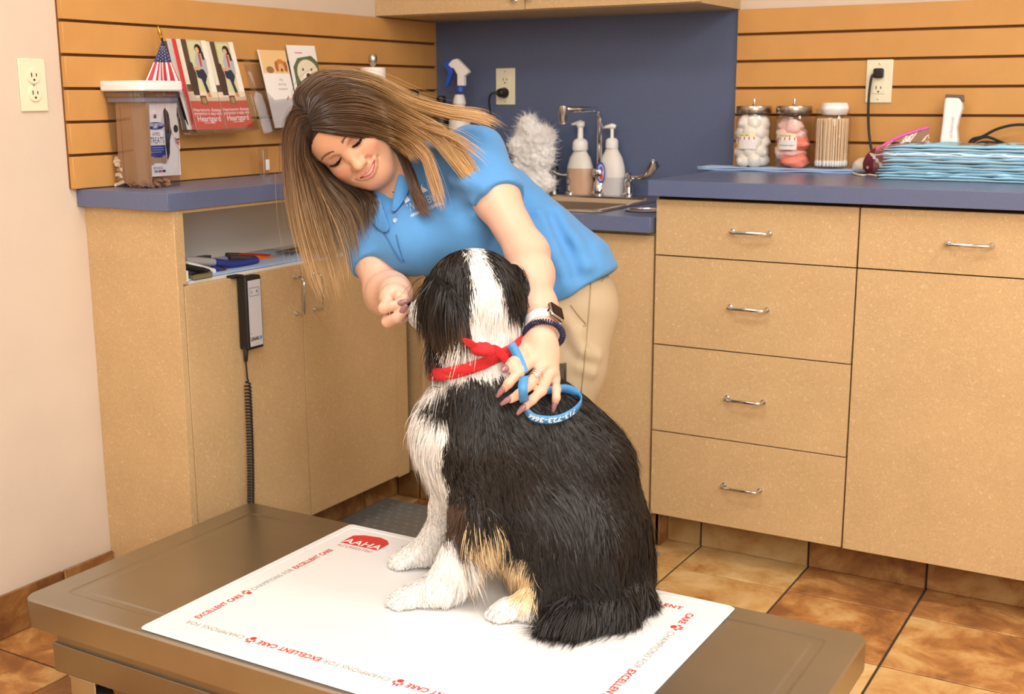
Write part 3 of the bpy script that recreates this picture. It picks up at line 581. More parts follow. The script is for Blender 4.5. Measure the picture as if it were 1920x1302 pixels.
poly(mb, fr, S([(.72, .88), (.86, .95), (1, .92), (1, .35), (.9, .40), (.80, .55), (.74, .66)]), .0003, (232, 228, 220)); poly(mb, fr, S(oval(.9, .64, .07, .055, 14)), .0005, (44, 40, 44)); poly(mb, fr, S([(.97, .94), (1, .93), (1, .7), (.95, .82)]), .0005, (60, 52, 54)); poly(mb, fr, S([(.84, .52), (.93, .47), (1, .48), (.97, .41), (.9, .43)]), .0005, (196, 116, 112)); poly(mb, fr, S([(.84, .53), (.92, .5), (1, .51), (1, .49), (.92, .48)]), .0006, (50, 40, 44))
mb.build('bag_print', PRINT, bag)
q0, q1, q2, q3 = pY(224, 342, -1.424), pY(280, 350, -1.424), pY(273, 191, -1.424), pY(216, 190, -1.424)
MB().prism([q0, q1, q2, q3], (0.0, .010, 0)).build('bag_back', BROWNBAG, bag)
rnd = random.Random(4)
BISC = mat('cream_biscuit', (226, 206, 176), .8, var=.08, scale=40, rand=.06); KIB = mat('brown_treat', (150, 108, 74), .85, var=.1, scale=60, rand=.12)
bme = tile_mesh(.03, .022, .008, 'biscuit', .002); kme = tile_mesh(.016, .013, .008, 'kibble', .003)
for k in range(22):
    o = bpy.data.objects.new('biscuit', bme); COL.objects.link(o); 
    if not bme.materials: bme.materials.append(BISC)
    lay = k//4; o.location = (rnd.uniform(bx0+.016, bx0+.026), by0+.022+(k % 4)*.024+rnd.uniform(-.003, .003), bz+.008+lay*.0115); o.rotation_euler = (rnd.uniform(-.5, .5), rnd.uniform(-.5, .5), rnd.uniform(0, 3))
    tag(o, 'cream dog biscuit in the pale heap inside the clear bin', 'biscuit', 'cream biscuits in the bin')
for k in range(44):
    o = bpy.data.objects.new('brown_treat', kme); COL.objects.link(o)
    if not kme.materials: kme.materials.append(KIB)
    lay = k//22; o.location = (bx0+.05+(k % 7)*.0105+rnd.uniform(-.002, .002), by0+.018+((k % 22)//7)*.027+rnd.uniform(-.004, .004), bz+.007+lay*.0085); o.rotation_euler = (rnd.uniform(-.6, .6), rnd.uniform(-.6, .6), rnd.uniform(0, 3))
    tag(o, 'small brown treat at the bottom of the clear bin', 'treat', 'brown treats in the bin')
# desk flag
t = thing('desk_flag', (.1, -1.13, 1.0145), 'small striped flag on a black stick tucked beside the wide brochure rack', 'flag')
a, b = pX(303, 72, .05), pX(352, 236, .075); foot = b+(b-a).normalized()*.0
MB().tube([a, b], .0028, 8).build('stick', BLACKP, t, smooth=True)
GOLD = mat('gold_finial', (206, 160, 72), .3, 1.0)
d_ = (a-b).normalized(); MB().lathe([(.003, 0), (.004, .003), (.0025, .006), (.0055, .014), (.003, .024), (0, .032)], a, d_, 12).build('finial', GOLD, t, smooth='auto')
A0, A1, B0, B1 = pX(304, 76, .052), pX(342, 172, .07), pX(300, 74, .05), pX(268, 172, .05)
mb = MB(); NU, NV = 40, 26
def fpt(u, v):   # u along the stick, v across the drape
    p = (A0.lerp(A1, u)).lerp(A0.lerp(B1, u), v); p.x += .006*math.sin(v*9+u*2)*u; return p
for i in range(NU):
    for j in range(NV):
        u0, u1, v0, v1 = i/NU, (i+1)/NU, j/NV, (j+1)/NV; uc, vc = (u0+u1)/2, (v0+v1)/2
        if uc < .42: col = (44, 50, 96)
        else: col = (190, 48, 62) if int((vc+0.05)*11) % 2 == 0 else (232, 226, 226)
        mb.add([fpt(u0, v0), fpt(u1, v0), fpt(u1, v1), fpt(u0, v1)], [(0, 1, 2, 3)], col)
for i in range(5):
    for j in range(5):
        u, v = .12+i*.06+(j % 2)*.03, .1+j*.19; p = fpt(u, v); s_ = .0016+.0009*u
        mb.add([p+Vector((.0012, s_*math.cos(k*math.pi/5)*(1 if k % 2 == 0 else .45), s_*math.sin(k*math.pi/5)*(1 if k % 2 == 0 else .45))) for k in range(10)], [tuple(range(10))], (228, 228, 238))
mb.build('flag_cloth', PRINT, t, smooth=False)
# brochure racks and brochures
def card(o, x, y, prints, label, group, thick=.0012, name='brochure', pile=1):
    fr = Frame(o, x-o, y-o); Wd, Hg = (x-o).length, (y-o).length
    t = thing(name, o, label, 'brochure', group)
    mb = MB(); mb.prism([fr.p(0, 0, -.0002), fr.p(Wd, 0, -.0002), fr.p(Wd, Hg, -.0002), fr.p(0, Hg, -.0002)], fr.n*-thick); mb.build('leaflet', mat('white_card', (240, 238, 234), .4), t)
    mb = MB(); prints(mb, fr, Wd, Hg); mb.build('cover_print', PRINT, t); return t
def heart(mb, fr, W_, H_):
    S = lambda pts: [(a*W_, b*H_) for a, b in pts]
    P = lambda pts, h, c: poly(mb, fr, S(pts), h, c)
    P(rect(0, 0, 1, 1), 0, (222, 206, 184)); P(rect(0, .42, 1, 1), .0001, (196, 184, 150)); P([(0, 1), (.32, 1), (.30, .42), (0, .42)], .0002, (86, 70, 54)); P([(.0, 1), (.14, 1), (.14, .5), (0, .5)], .0003, (222, 216, 200)); P([(.84, 1), (1, 1), (1, .42), (.8, .42)], .0003, (236, 230, 214)); P([(.34, .42), (.8, .42), (.78, .98), (.36, .98)], .0002, (202, 204, 162))
    P([(.18, .38), (.38, .38), (.42, .62), (.36, .74), (.26, .76), (.16, .62)], .0004, (70, 56, 48))
    P([(.5, .60), (.84, .62), (.86, .78), (.74, .88), (.58, .88), (.46, .76)], .0005, (168, 178, 180)); P([(.62, .84), (.7, .84), (.68, .70), (.62, .70)], .0006, (196, 62, 62))
    P(oval(.66, .90, .12, .055), .0006, (48, 34, 32)); P([(.72, .92), (.80, .86), (.82, .78), (.74, .78)], .0006, (48, 34, 32)); P(oval(.62, .885, .065, .035), .0007, (214, 166, 138)); P([(.36, .70), (.60, .70), (.58, .66), (.38, .66)], .0007, (208, 160, 132))
    P([(.42, .68), (.70, .67), (.78, .60), (.68, .52), (.74, .41), (.64, .40), (.56, .56), (.44, .58)], .0006, (44, 50, 72)); P([(.62, .41), (.74, .41), (.78, .36), (.64, .36)], .0007, (196, 140, 96))
    P(rect(0, 0, 1, .315), .0008, (212, 52, 52)); P(rect(.36, .275, .58, .375), .0009, (104, 78, 60)); P(oval(.48, .32, .07, .035), .001, (186, 140, 70))
    text(mb, 'Heartworm disease', fr, .5*W_, .215*H_, .0095*W_/.075, (248, 240, 240), .0011, .0002, 'CENTER', .95); text(mb, 'prevention is easy with', fr, .5*W_, .175*H_, .009*W_/.075, (248, 240, 240), .0011, .0002, 'CENTER', .85); text(mb, 'Heartgard', fr, .5*W_, .115*H_, .0165*W_/.075, (252, 246, 246), .0011, .0003, 'CENTER', .9); P(rect(.3, .065, .7, .075), .001, (240, 190, 190))
xw = .02
o_, x_, y_ = pX(369, 243, .088), pX(423, 242, .092), pX(341, 74, .03)
c1 = card(o_, x_, y_, heart, 'red and cream brochure in the wide rack, nearer the flag', 'brochures in the wall racks')
o2_, x2_, y2_ = pX(425, 241, .088), pX(475, 238, .092), pX(379, 78, .03)
c2 = card(o2_, x2_, y2_, heart, 'red and cream brochure in the wide rack, farther from the flag', 'brochures in the wall racks')
for k in range(3):
    dv = Vector((-.004*(k+1), -.012*(k+1), .0))
    def stack(mb, fr, W_, H_, k=k): poly(mb, fr, rect(0, 0, W_, H_), 0, ((205, 60, 60), (196, 190, 180), (84, 78, 72))[k])
    card(o_+dv, x_+dv, y_+dv, stack, ('red', 'pale grey', 'dark grey')[k]+' edged brochure tucked behind the red and cream ones', 'brochures in the wall racks')
def dogs1(mb, fr, W_, H_):
    S = lambda pts: [(a*W_, b*H_) for a, b in pts]; P = lambda pts, h, c: poly(mb, fr, S(pts), h, c)
    P(rect(0, 0, 1, 1), 0, (238, 236, 232)); P(rect(.04, .70, .98, 1), .0002, (232, 196, 140)); P(oval(.72, .80, .2, .085), .0004, (196, 132, 72)); P(oval(.72, .77, .12, .06), .0005, (222, 176, 120)); P(oval(.56, .79, .06, .07), .0006, (170, 104, 54)); P(oval(.9, .79, .06, .07), .0006, (170, 104, 54)); P(oval(.73, .745, .035, .02), .0007, (60, 44, 40)); P(oval(.3, .745, .14, .045), .0004, (150, 116, 84))
    for i, s_ in enumerate(('Fleas', "don't hang", 'on anymore')): text(mb, s_, fr, .62*W_, (.62-.06*i)*H_, .0095, (150, 140, 134), .0004, 0, 'CENTER', .8)
    P(oval(.72, .38, .06, .014, 10, .5), .0004, (190, 120, 70))
def dogs2(mb, fr, W_, H_):
    S = lambda pts: [(a*W_, b*H_) for a, b in pts]; P = lambda pts, h, c: poly(mb, fr, S(pts), h, c)
    P(rect(0, 0, 1, 1), 0, (240, 239, 236)); P([(.1, .3), (1, .3), (1, .74), (.8, .84), (.3, .80), (.1, .66)], .0002, (96, 112, 74)); P(oval(.58, .56, .38, .22, 18), .0003, (232, 222, 200)); P(oval(.58, .47, .2, .12, 14), .0004, (244, 238, 224)); P(oval(.58, .52, .08, .045, 12), .0005, (40, 36, 38)); P(oval(.42, .62, .035, .02, 8), .0005, (50, 40, 36)); P(oval(.72, .62, .035, .02, 8), .0005, (50, 40, 36)); P(oval(.6, .42, .07, .05, 10), .0005, (70, 40, 42)); P(rect(.1, .2, 1, .29), .0004, (206, 50, 52)); P(rect(.24, .875, .5, .89), .0004, (210, 120, 120))
o3, x3, y3 = pX(516, 240, .082), pX(566, 238, .084), pX(478, 93, .03)
card(o3, x3, y3, dogs1, 'white brochure with tan puppies in the narrow rack', 'brochures in the wall racks')
o4, x4, y4 = pX(560, 205, .06), pX(612, 203, .06), pX(527, 85, .026)
card(o4, x4, y4, dogs2, 'white brochure with a pale shaggy dog in the narrow rack', 'brochures in the wall racks')
def rack(o, x, y, label, ext):
    fr = Frame(o, x-o, y-o); t = thing('brochure_rack', o, label, 'brochure rack', 'clear brochure racks'); Wd, Hg = (x-o).length, (y-o).length
    def pl(pts, nm): MB().prism([fr.p(*p) for p in pts], fr.n*.0018).build(nm, CLR, t)
    pl([(-.03, -.008, -.02), (Wd+.01, -.008, -.02), (Wd+.01, Hg+.02, -.02), (-.03, Hg+.02, -.02)], 'back_plate')
    pl([(-.012, -.008, .008), (Wd+.012, -.008, .008), (Wd+.012, Hg*.38, .008), (Wd-.02, Hg*.34, .008), (.02, Hg*.34, .008), (-.012, Hg*.5, .008)], 'front_plate')
    MB().prism([fr.p(-.012, -.010, -.02), fr.p(Wd+.012, -.010, -.02), fr.p(Wd+.012, -.010, .01), fr.p(-.012, -.010, .01)], fr.y*.002).build('bottom_plate', CLR, t)
    for u in (-.012, Wd+.010): MB().prism([fr.p(u, -.008, -.02), fr.p(u, -.008, .008), fr.p(u, Hg*.4, .008), fr.p(u, Hg*.5, -.02)], fr.x*.0018).build('side_plate', CLR, t)
    for u in (Wd*.12, Wd*.78): MB().box(fr.p(u, Hg+.012, -.016), (.022, .008, .006), fr.rot()).build('clip', clear('frosted_clip', (222, 218, 222), .3, .2), t, bevel=.001)
rack(o_, x2_, o_+(y_-o_), 'wide clear rack holding the red and cream brochures', 0)
rack(o3, x4+Vector((.02, .0, -.03)), o3+(y3-o3), 'narrow clear rack holding the dog-photo brochures', 0)
q = pX(495, 326, .06)
t = thing('sample_vial', (.06, q.y, 1.0148), 'small clear vial with a white label on the narrow worktop', 'vial')
MB().lathe([(0, 0), (.012, 0), (.0125, .003), (.0125, .066), (.013, .068), (.013, .074), (.0125, .074)], (.06, q.y, 1.0148), seg=20).build('tube', clear('cloudy_vial', (244, 240, 232), .15, .1), t, smooth='auto')
MB().box((.0725, q.y+.002, 1.045), (.0012, .014, .028)).build('sticker', WHITEP, t)
# ------------------------------------------------------------------ tools on the open shelf
SZ = 0.8035
cloth_stack('folded_cloth', .035, .262, -1.46, -.9, SZ, 1, .004, 'pale blue cloth lining the open tool shelf', 'cloth', 5)
NAVY = mat('navy_grip', (44, 56, 140), .4); ORANGE = mat('orange_grip', (236, 120, 36), .35); REDG = mat('red_grip', (196, 54, 36), .4); GREYM = mat('dark_steel', (112, 106, 100), .4, .8); GREYP = mat('grey_plastic', (170, 170, 176), .5)
def onshelf(x, y, X): return pX(x, y, X)
def grip_tool(name, pts, X, radii, mats, label, cat):
    P = [pX(a, b, X) for a, b in pts]; t = thing(name, (X, P[0].y, SZ), label, cat)
    for i, (a, b, r0, r1, mt, nm) in enumerate(mats):
        MB().tube(curve([P[k] for k in range(a, b+1)], 12), [r0+(r1-r0)*k/12 for k in range(13)], 12).build(nm, mt, t, smooth='auto')
    return t
grip_tool('nail_clipper', [(345, 489), (372, 490), (400, 492), (430, 495), (455, 494), (482, 488)], .22, None, [(0, 2, .011, .010, GREYP, 'jaw'), (2, 5, .0105, .008, NAVY, 'grip')], 'grey and navy handled clipper on the open shelf', 'clipper')
grip_tool('nail_clipper', [(430, 484), (450, 483), (478, 485), (505, 487), (530, 485), (544, 482)], .17, None, [(0, 2, .006, .008, GREYM, 'jaw'), (2, 5, .009, .007, ORANGE, 'grip')], 'orange handled clipper on the open shelf', 'clipper')
grip_tool('nail_clipper', [(425, 478), (445, 479), (465, 480), (485, 480), (506, 481)], .14, None, [(0, 1, .006, .007, GREYM, 'jaw'), (1, 4, .0075, .006, REDG, 'grip')], 'small red handled clipper behind the orange one', 'clipper')
grip_tool('marker_pen', [(340, 499), (358, 503), (378, 507), (391, 511)], .25, None, [(0, 2, .008, .008, BLACKP, 'barrel'), (2, 3, .0085, .008, BLACKR, 'cap')], 'black pen at the end of the open shelf', 'pen')
grip_tool('toothpaste_tube', [(346, 498), (368, 502), (388, 507), (400, 510)], .235, None, [(0, 2, .011, .009, WHITEP, 'tube'), (2, 3, .009, .009, WHITEP, 'cap')], 'small white tube lying beside the black pen', 'tube')
grip_tool('dark_pen', [(398, 504), (408, 506), (420, 509)], .225, None, [(0, 1, .009, .009, NAVY, 'barrel'), (1, 2, .009, .009, GREYM, 'cap')], 'short navy torch with dark end on the shelf cloth', 'torch')
a, b = pX(338, 478, .10), pX(391, 480, .10); MB_ = MB().box((a+b)/2, (.02, abs(b.y-a.y), .012)); o = MB_.build('metal_ruler', GREYM, None, bevel=.001, loc=((a+b)/2)); o.location.z = SZ+.0185+.0; tag(o, 'grey metal bar lying at the back of the open shelf', 'bar')
MB().box((.268, -1.462, SZ+.0135), (.022, .022, .027)).build('plastic_block', WHITEP, None, bevel=.0015, loc=(.268, -1.462, SZ)); tag(bpy.data.objects['plastic_block'], 'small white block at the corner of the open shelf', 'block')
t = thing('slide_box', (.272, -1.41, SZ), 'flat clear slide box at the front of the open shelf', 'box'); MB().box((.266, -1.40, SZ+.007), (.018, .062, .011)).build('box_body', mat('olive_glass', (122, 118, 92), .25), t, bevel=.001); MB().box((.266, -1.40, SZ+.0135), (.019, .063, .002)).build('lid', clear('slide_lid', (210, 210, 190), .2), t)
for k, (x0, y0, x1, y1, mt, lb) in enumerate(((520, 477, 580, 474, GREYM, 'dark steel scissors on the far part of the shelf'), (540, 483, 600, 478, GREYM, 'grey steel forceps beside the orange clipper'), (610, 478, 660, 470, CHROME, 'bright steel clamp at the far end of the shelf'))):
    a, b = pX(x0, y0, .17+.02*k), pX(x1, y1, .17+.02*k); a.z = b.z = SZ+.014
    t = thing('steel_tool', ((a+b)/2).to_tuple()[:2]+(SZ,), lb, 'tool', 'steel tools on the shelf')
    for s in (-1, 1):
        MB().tube([a+Vector((s*.004, 0, 0)), a.lerp(b, .5)+Vector((s*.001, 0, .002)), b+Vector((s*.010, 0, 0))], [.002, .004, .003], 8).build('blade', mt, t, smooth=True)
        MB().tube([b+Vector((s*.012+.011*math.cos(i*.6283), .011*math.sin(i*.6283)+.011, 0)) for i in range(11)], .0025, 6, False).build('finger_ring', mt, t, smooth=True)
# ------------------------------------------------------------------ hand control with coiled cord
t = thing('hand_control', (XF+.02, -1.28, .61), 'black and grey hand control hooked on the cabinet door, coiled cord below', 'remote control')
y0, y1, zt, zb = -1.3130, -1.2560, .800, .6185
MB().bb(XF+.004, XF+.034, y0, y1, zb, zt).build('case', BLACKP, t, bevel=.005, seg=3)
MB().bb(XF-.012, XF+.012, y0-.016, y0+.02, zt-.004, zt+.003).build('hook', BLACKP, t, bevel=.002)
fr = Frame((XF+.0341, y0, zb), (0, 1, 0), (0, 0, 1)); wd, hg = y1-y0, zt-zb
mb = MB(); poly(mb, fr, rect(.007, .008, wd-.005, hg-.01), .0003, (196, 196, 200)); 
for a in (rect(.012, .132, .046, .1335), rect(.012, .152, .046, .1535), rect(.012, .132, .0135, .1535), rect(.0445, .132, .046, .1535)): poly(mb, fr, a, .0006, (120, 128, 150))
poly(mb, fr, oval(.02, .142, .003, .004, 10), .0006, (150, 156, 170)); poly(mb, fr, oval(.038, .143, .003, .004, 10), .0006, (120, 126, 146)); poly(mb, fr, oval(.012, .04, .0012, .0014, 8), .0006, (60, 60, 60))
text(mb, 'LINAK', fr, .009, .026, .0125, (24, 24, 28), .0006, .0005, 'LEFT', .85); poly(mb, fr, rect(.041, .022, .049, .031), .0006, (96, 130, 200)); poly(mb, fr, rect(.022, .0125, .038, .0138), .0006, (150, 160, 180)); mb.build('face_print', PRINT, t)
q = pX(461, 650, XF+.02); q2 = pX(461, 678, XF+.02); q3 = pX(464, 712, XF+.02); q4 = pX(470, 958, XF+.022)
MB().tube([q, q+(q2-q)*.5, q2], [.0065, .006, .0045], 12).build('strain_relief', BLACKR, t, smooth=True)
pts = curve([q2, q2.lerp(q3, .6), q3], 12); NT, turns = 1400, 44
ax = (q4-q3)
def hel(u):
    r = .0072*min(1, u*30+.1); a = u*turns*2*math.pi
    bow = Vector((0, .004*math.sin(u*3), 0)); return q3+ax*(u**.92)+bow+Vector((math.sin(a)*r, math.cos(a)*r, 0))
hp = [hel(i/NT) for i in range(NT+1)]; end = q4+Vector((0, .005, -.05)); tail = curve([hp[-1], q4+Vector((.0, .004, -.02)), Vector((XF+.05, q4.y+.01, .16)), Vector((XF+.09, q4.y-.02, .012)), Vector((XF+.13, q4.y-.1, .008))], 24)
MB().tube(pts[:-1]+hp+tail[1:], .0023, 7).build('cord', BLACKR, t, smooth=True)
# ------------------------------------------------------------------ jars, towel, pads and the rest on the high worktop
CZ = 1.0148
GLASS = clear('jar_glass', (251, 251, 250), .07); LID = mat('steel_lid', (176, 166, 154), .25, 1.0)
cloth_stack('folded_towel', 1.02, 1.47, -.145, -.035, CZ, 2, .005, 'light blue folded towel under the three glass jars', 'towel', 8)
JZ = CZ+.0118
def jar(x, y, label, lid=True):
    t = thing('glass_jar', (x, y, JZ), label, 'jar', 'glass jars on the towel'); R_ = .05
    MB().lathe([(0, .0), (R_*.94, 0), (R_, .006), (R_, .128), (R_*.985, .136), (R_*.9, .144), (R_*.9, .15), (R_*.93, .158), (R_*.93, .162)], (x, y, JZ), seg=36).build('jar_wall', GLASS, t, smooth='auto')
    if lid:
        l = MB().lathe([(0, .150), (R_*.98, .150), (R_*1.0, .152), (R_*1.0, .168), (R_*.98, .17), (0, .171)], (x, y, JZ), seg=36).build('lid', LID, t, smooth='auto', loc=(x, y, JZ+.15))
        MB().lathe([(.007, .17), (.006, .173), (.0035, .176), (.0045, .182), (.003, .19), (0, .191)], (x, y, JZ), seg=14).build('knob', CHROME, l, smooth='auto')
    return t
jx = [pY(x, 260, -.085).x for x in (1412, 1487, 1560)]
COT = mat('white_cotton', (240, 234, 222), .95, sheen=.5, bump=.5, bscale=60)
def blobmesh(r, seed, amp=.18, sub=3, freq=2.2):
    bm = bmesh.new(); bmesh.ops.create_icosphere(bm, subdivisions=sub, radius=r); rnd = random.Random(seed); ph = [rnd.uniform(0, 6) for _ in range(9)]
    for v in bm.verts:
        n = v.co.normalized(); f = sum(math.sin(freq*(i+1)*n[i % 3]+ph[i])*math.cos(freq*(i*.7+1)*n[(i+1) % 3]+ph[i+3])/(i+1) for i in range(4)); v.co = n*r*(1+amp*f)
    me = bpy.data.meshes.new('blob'); bm.to_mesh(me); bm.free()
    for p in me.polygons: p.use_smooth = True
    return me
j1 = jar(jx[0], -.085, 'lidded glass jar packed with white cotton balls'); j2 = jar(jx[1], -.085, 'lidded glass jar of pink soaked gauze'); j3 = jar(jx[2], -.085, 'open glass jar full of wooden swab sticks', False)
cb = [blobmesh(.0225, s, .16, 2) for s in range(3)]; rnd = random.Random(2)
k = 0
for lay in range(5):
    for i in range(7 if True else 0):
        a = i*2*math.pi/6+lay*.5; rr = .027 if i < 6 else 0
        o = bpy.data.objects.new('cotton_ball', cb[k % 3]); k += 1; COL.objects.link(o)
        if not o.data.materials: o.data.materials.append(COT)
        o.location = (jx[0]+rr*math.cos(a), -.085+rr*math.sin(a), JZ+.018+lay*.0265+rnd.uniform(-.002, .002)); o.rotation_euler = (rnd.uniform(0, 3), rnd.uniform(0, 3), 0)
        tag(o, 'white cotton ball packed inside the first lidded jar', 'cotton ball', 'cotton balls in the jar')
PINK = mat('pink_gauze', (246, 204, 196), .85, bump=.5, bscale=60, var=.05, scale=40); CORAL = mat('coral_liquid_gauze', (240, 138, 116), .5, var=.12, scale=30)
g = thing('soaked_gauze', (jx[1], -.085, JZ), 'pink gauze wad soaking in the second lidded jar', 'gauze')
rnd = random.Random(5)
for k in range(5):
    me = blobmesh(.03, 30+k, .22, 3, 3.2)
    for v in me.vertices: v.co.z *= .55; r_ = math.hypot(v.co.x, v.co.y)
    o = link('gauze_fold', me, CORAL if k in (0, 2) else PINK, g, True, off=Vector((jx[1]+(0.006, -.006, .01, -.004, -.006)[k], -.085+(0, .004, -.006, .004, 0)[k], JZ+.017+k*.024))); o.scale = (1.42, 1.42, 1.2) if k < 2 else ((1.36, 1.36, 1.3) if k < 4 else (1.2, 1.1, 1.5))
def jar_label(t, x, kind):
    fr = Frame((x-.032, -.085-.0505, JZ+.05), (1, 0, 0), (0, 0, 1)); mb = MB()
    def wrap(p):
        dx = p.x-x; return Vector((x+.0508*math.sin(dx/.0508), -.085-.0508*math.cos(dx/.0508)+(fr.o.y-p.y)*-1, p.z))
    NU = 10
    def strip(u0, u1, v0, v1, h, c):
        for i in range(NU): mb.add([wrap(fr.p(u0+(u1-u0)*a, v, h)) for a, v in (((i)/NU, v0), ((i+1)/NU, v0), ((i+1)/NU, v1), (i/NU, v1))], [(0, 1, 2, 3)], c)
    strip(0, .058, 0, .026, .0003, (226, 222, 218)); strip(0, .058, .026, .034, .0003, (238, 234, 230)); strip(.0, .054, .034, .044, .0003, (232, 224, 176)); strip(-.002, .005, 0, .034, .0005, (214, 190, 120)); strip(-.002, .005, .026, .034, .0006, (120, 140, 200)); strip(-.002, .005, .018, .026, .0006, (232, 150, 90))
    for u in (.008, .022, .036, .05): strip(u, u+.0035, .0265, .034, .0006, (214, 54, 44))
    text(mb, ('Cotton Balls' if kind == 0 else 'Gauze Sponge'), fr, .003, .039, .0085, (120, 110, 60), .0006, 0, 'LEFT', .8, warp=wrap)
    if kind: text(mb, 'Chlorhexidine soaked', fr, .006, .012, .0062, (60, 54, 52), .0006, 0, 'LEFT', .8, warp=wrap)
    mb.build('sticker', PRINT, t)
jar_label(j1, jx[0], 0); jar_label(j2, jx[1], 1)
WOODS = mat('birch_stick', (236, 208, 172), .6, rand=.06); sm = MB().cyl((0, 0, 0), (0, 0, .13), .0022, None, 6).build('swab', WOODS, None); sme = sm.data; bpy.data.objects.remove(sm)
tipm = MB().lathe([(0, -.002), (.004, .002), (.0042, .01), (.0025, .016)], seg=8).build('tip', WHITEP, None, smooth=True); tme = tipm.data; bpy.data.objects.remove(tipm)
rnd = random.Random(9)
for k in range(110):
    a = k*2.39996; rr = .043*math.sqrt((k+.5)/110); x, y = jx[2]+rr*math.cos(a), -.085+rr*math.sin(a); tl_ = rnd.uniform(-.05, .05), rnd.uniform(-.05, .05)
    o = bpy.data.objects.new('swab', sme); COL.objects.link(o); o.location = (x, y, JZ+.006); o.rotation_euler = (tl_[0]*(1-rr/.05), tl_[1]*(1-rr/.05), 0)
    tag(o, 'wooden cotton swab standing in the open jar', 'swab', 'swabs in the open jar'); tp = bpy.data.objects.new('tip', tme); COL.objects.link(tp); tp.parent = o
me = blobmesh(.03, 77, .1, 3, 4.0)
for v in me.vertices: v.co.z = max(-.017, min(.017, v.co.z)); v.co.x *= 1.25
o = link('swab_wrapper', me, mat('white_film_bag', (244, 240, 236), .3, bump=.5, bscale=40), None, True, off=Vector((jx[2]+.002, -.085, JZ+.158))); o.location.z = JZ+.162; tag(o, 'crumpled white plastic wrapper stuffed in the open swab jar', 'wrapper')
# absorbent pads
PADB = mat('sky_blue_pad', (150, 208, 234), .6, var=.06, scale=18, bump=.3, bscale=40); PADL = mat('pale_blue_pad_edge', (186, 226, 240), .6, var=.05, scale=25)
ang = -.04; ca, sa = math.cos(ang), math.sin(ang)
rnd = random.Random(12); zz = CZ+.0005
p0 = pZ(1646, 336, CZ)
for k in range(12):
    th = .0066; wdt = .50; dep = .23; jx_, jy_ = rnd.uniform(-.006, .006)+(.014 if k >= 6 else 0), rnd.uniform(-.005, .005); P = []
    prof = [(-.5, 0), (-.515, .25), (-.52, .5), (-.515, .75), (-.5, 1), (-.25, 1.02), (0, 1.0), (.25, 1.02), (.5, 1), (.515, .6), (.5, 0)]
    t = thing('folded_pad', (p0.x+.25, -.2, zz), 'sky blue folded absorbent pad on the high worktop, %s of the stack' % ('lowest', 'second from the bottom', 'third from the bottom', 'fourth from the bottom', 'fifth from the bottom', 'sixth from the bottom', 'sixth from the top', 'fifth from the top', 'fourth from the top', 'third from the top', 'second from the top', 'topmost')[k], 'pad', 'absorbent pads stacked on the worktop')
    mb = MB()
    for i in range(25):
        u = i/24; wob = .0015*math.sin(u*17+k*2.1)+.001*math.sin(u*41+k)
        edge = min(1, min(u, 1-u)*14); sag = -(1-edge)*th*.25
        P.append([Vector((p0.x+jx_+(u*wdt)*ca, p0.y+jy_+u*wdt*sa+(a+.5)*dep, zz+b*th*(0.55+.45*edge)+wob*b+sag*b)) for a, b in prof])
    mb.grid(P); mb.add(P[0], [tuple(range(len(prof)))]); mb.add(P[-1], [tuple(range(len(prof)))[::-1]]); mb.build('pad_fold', PADB if k % 2 else PADL, t, smooth='auto'); zz += th*1.08+(.002 if k == 5 else 0)
PADTOP = zz
mb = MB(); P = []
wr = clear('plastic_wrap', (250, 252, 253), .22, .16)
for i in range(31):
    u = i/30; row = []
    for j in range(25):
        a = j/24*2*math.pi; cx_, sx_ = math.cos(a), math.sin(a); e = 6; f_ = (abs(cx_)**e+abs(sx_)**e)**(-1/e); endp = 1-.25*max(0, 1-min(u, 1-u)*12)
        w_ = .0025*math.sin(u*37+j*1.7)+.002*math.sin(u*61-j*2.9)
        row.append(Vector((p0.x-.012+u*.54*ca, p0.y+u*.5*sa+.115+(.123*f_*cx_+w_), CZ+.0425+max(-.0415, .0445*f_*sx_*endp+w_))))
    P.append(row)
mb.grid(P); tag(mb.build('plastic_wrap', wr, None, smooth=True, loc=(p0.x, -.2, CZ)), 'crinkled clear plastic wrapping around the blue pads', 'plastic wrap')
# maroon bandana and zip bag
t = thing('folded_bandana', (1.55, -.2, CZ), 'maroon and white patterned bandana folded in a clear zip bag', 'bandana')
MAR = mat('maroon_cloth', (112, 38, 52), .85, var=.1, scale=60); CREAM = mat('cream_trim', (232, 222, 204), .8)
b0 = pZ(1601, 325, CZ); b1 = pZ(1650, 330, CZ)
def lump(c, sx, sy, sz, rz, seed, mt, nm):
    me = blobmesh(1.0, seed, .10, 3, 2.4)
    for v in me.vertices: v.co = Vector((v.co.x*sx, v.co.y*sy, max(-.72, v.co.z)*sz))
    o = link(nm, me, mt, t, True, off=Vector(c)); o.rotation_euler = (0, 0, rz); return o
lump((b0.x+.020, b0.y+.045, CZ+.017), .034, .05, .024, .2, 5, CREAM, 'fold'); lump((b1.x-.012, b1.y+.055, CZ+.030), .046, .055, .042, .1, 9, MAR, 'fold'); lump((b0.x+.028, b0.y+.036, CZ+.013), .026, .045, .017, .3, 15, MAR, 'fold')
for k in range(12):
    a = k*.8; c = Vector((b1.x-.012, b1.y+.055, CZ+.03)); d_ = Vector((-.5+.9*((k*37) % 10)/10, -.85, -.2+1.0*((k*53) % 10)/10)).normalized(); e = Vector((d_.x*.0475, d_.y*.0565, d_.z*.0435)); fr = Frame(c+e*1.03, d_.cross(Vector((.3, .2, 1))).normalized(), (0, 0, 1)); mb = MB(); poly(mb, fr, rect(-.008, -.002, .008, .002) if k % 2 else oval(0, 0, .005, .004, 8), .0008, (230, 214, 210)); mb.build('motif', PRINT, t)
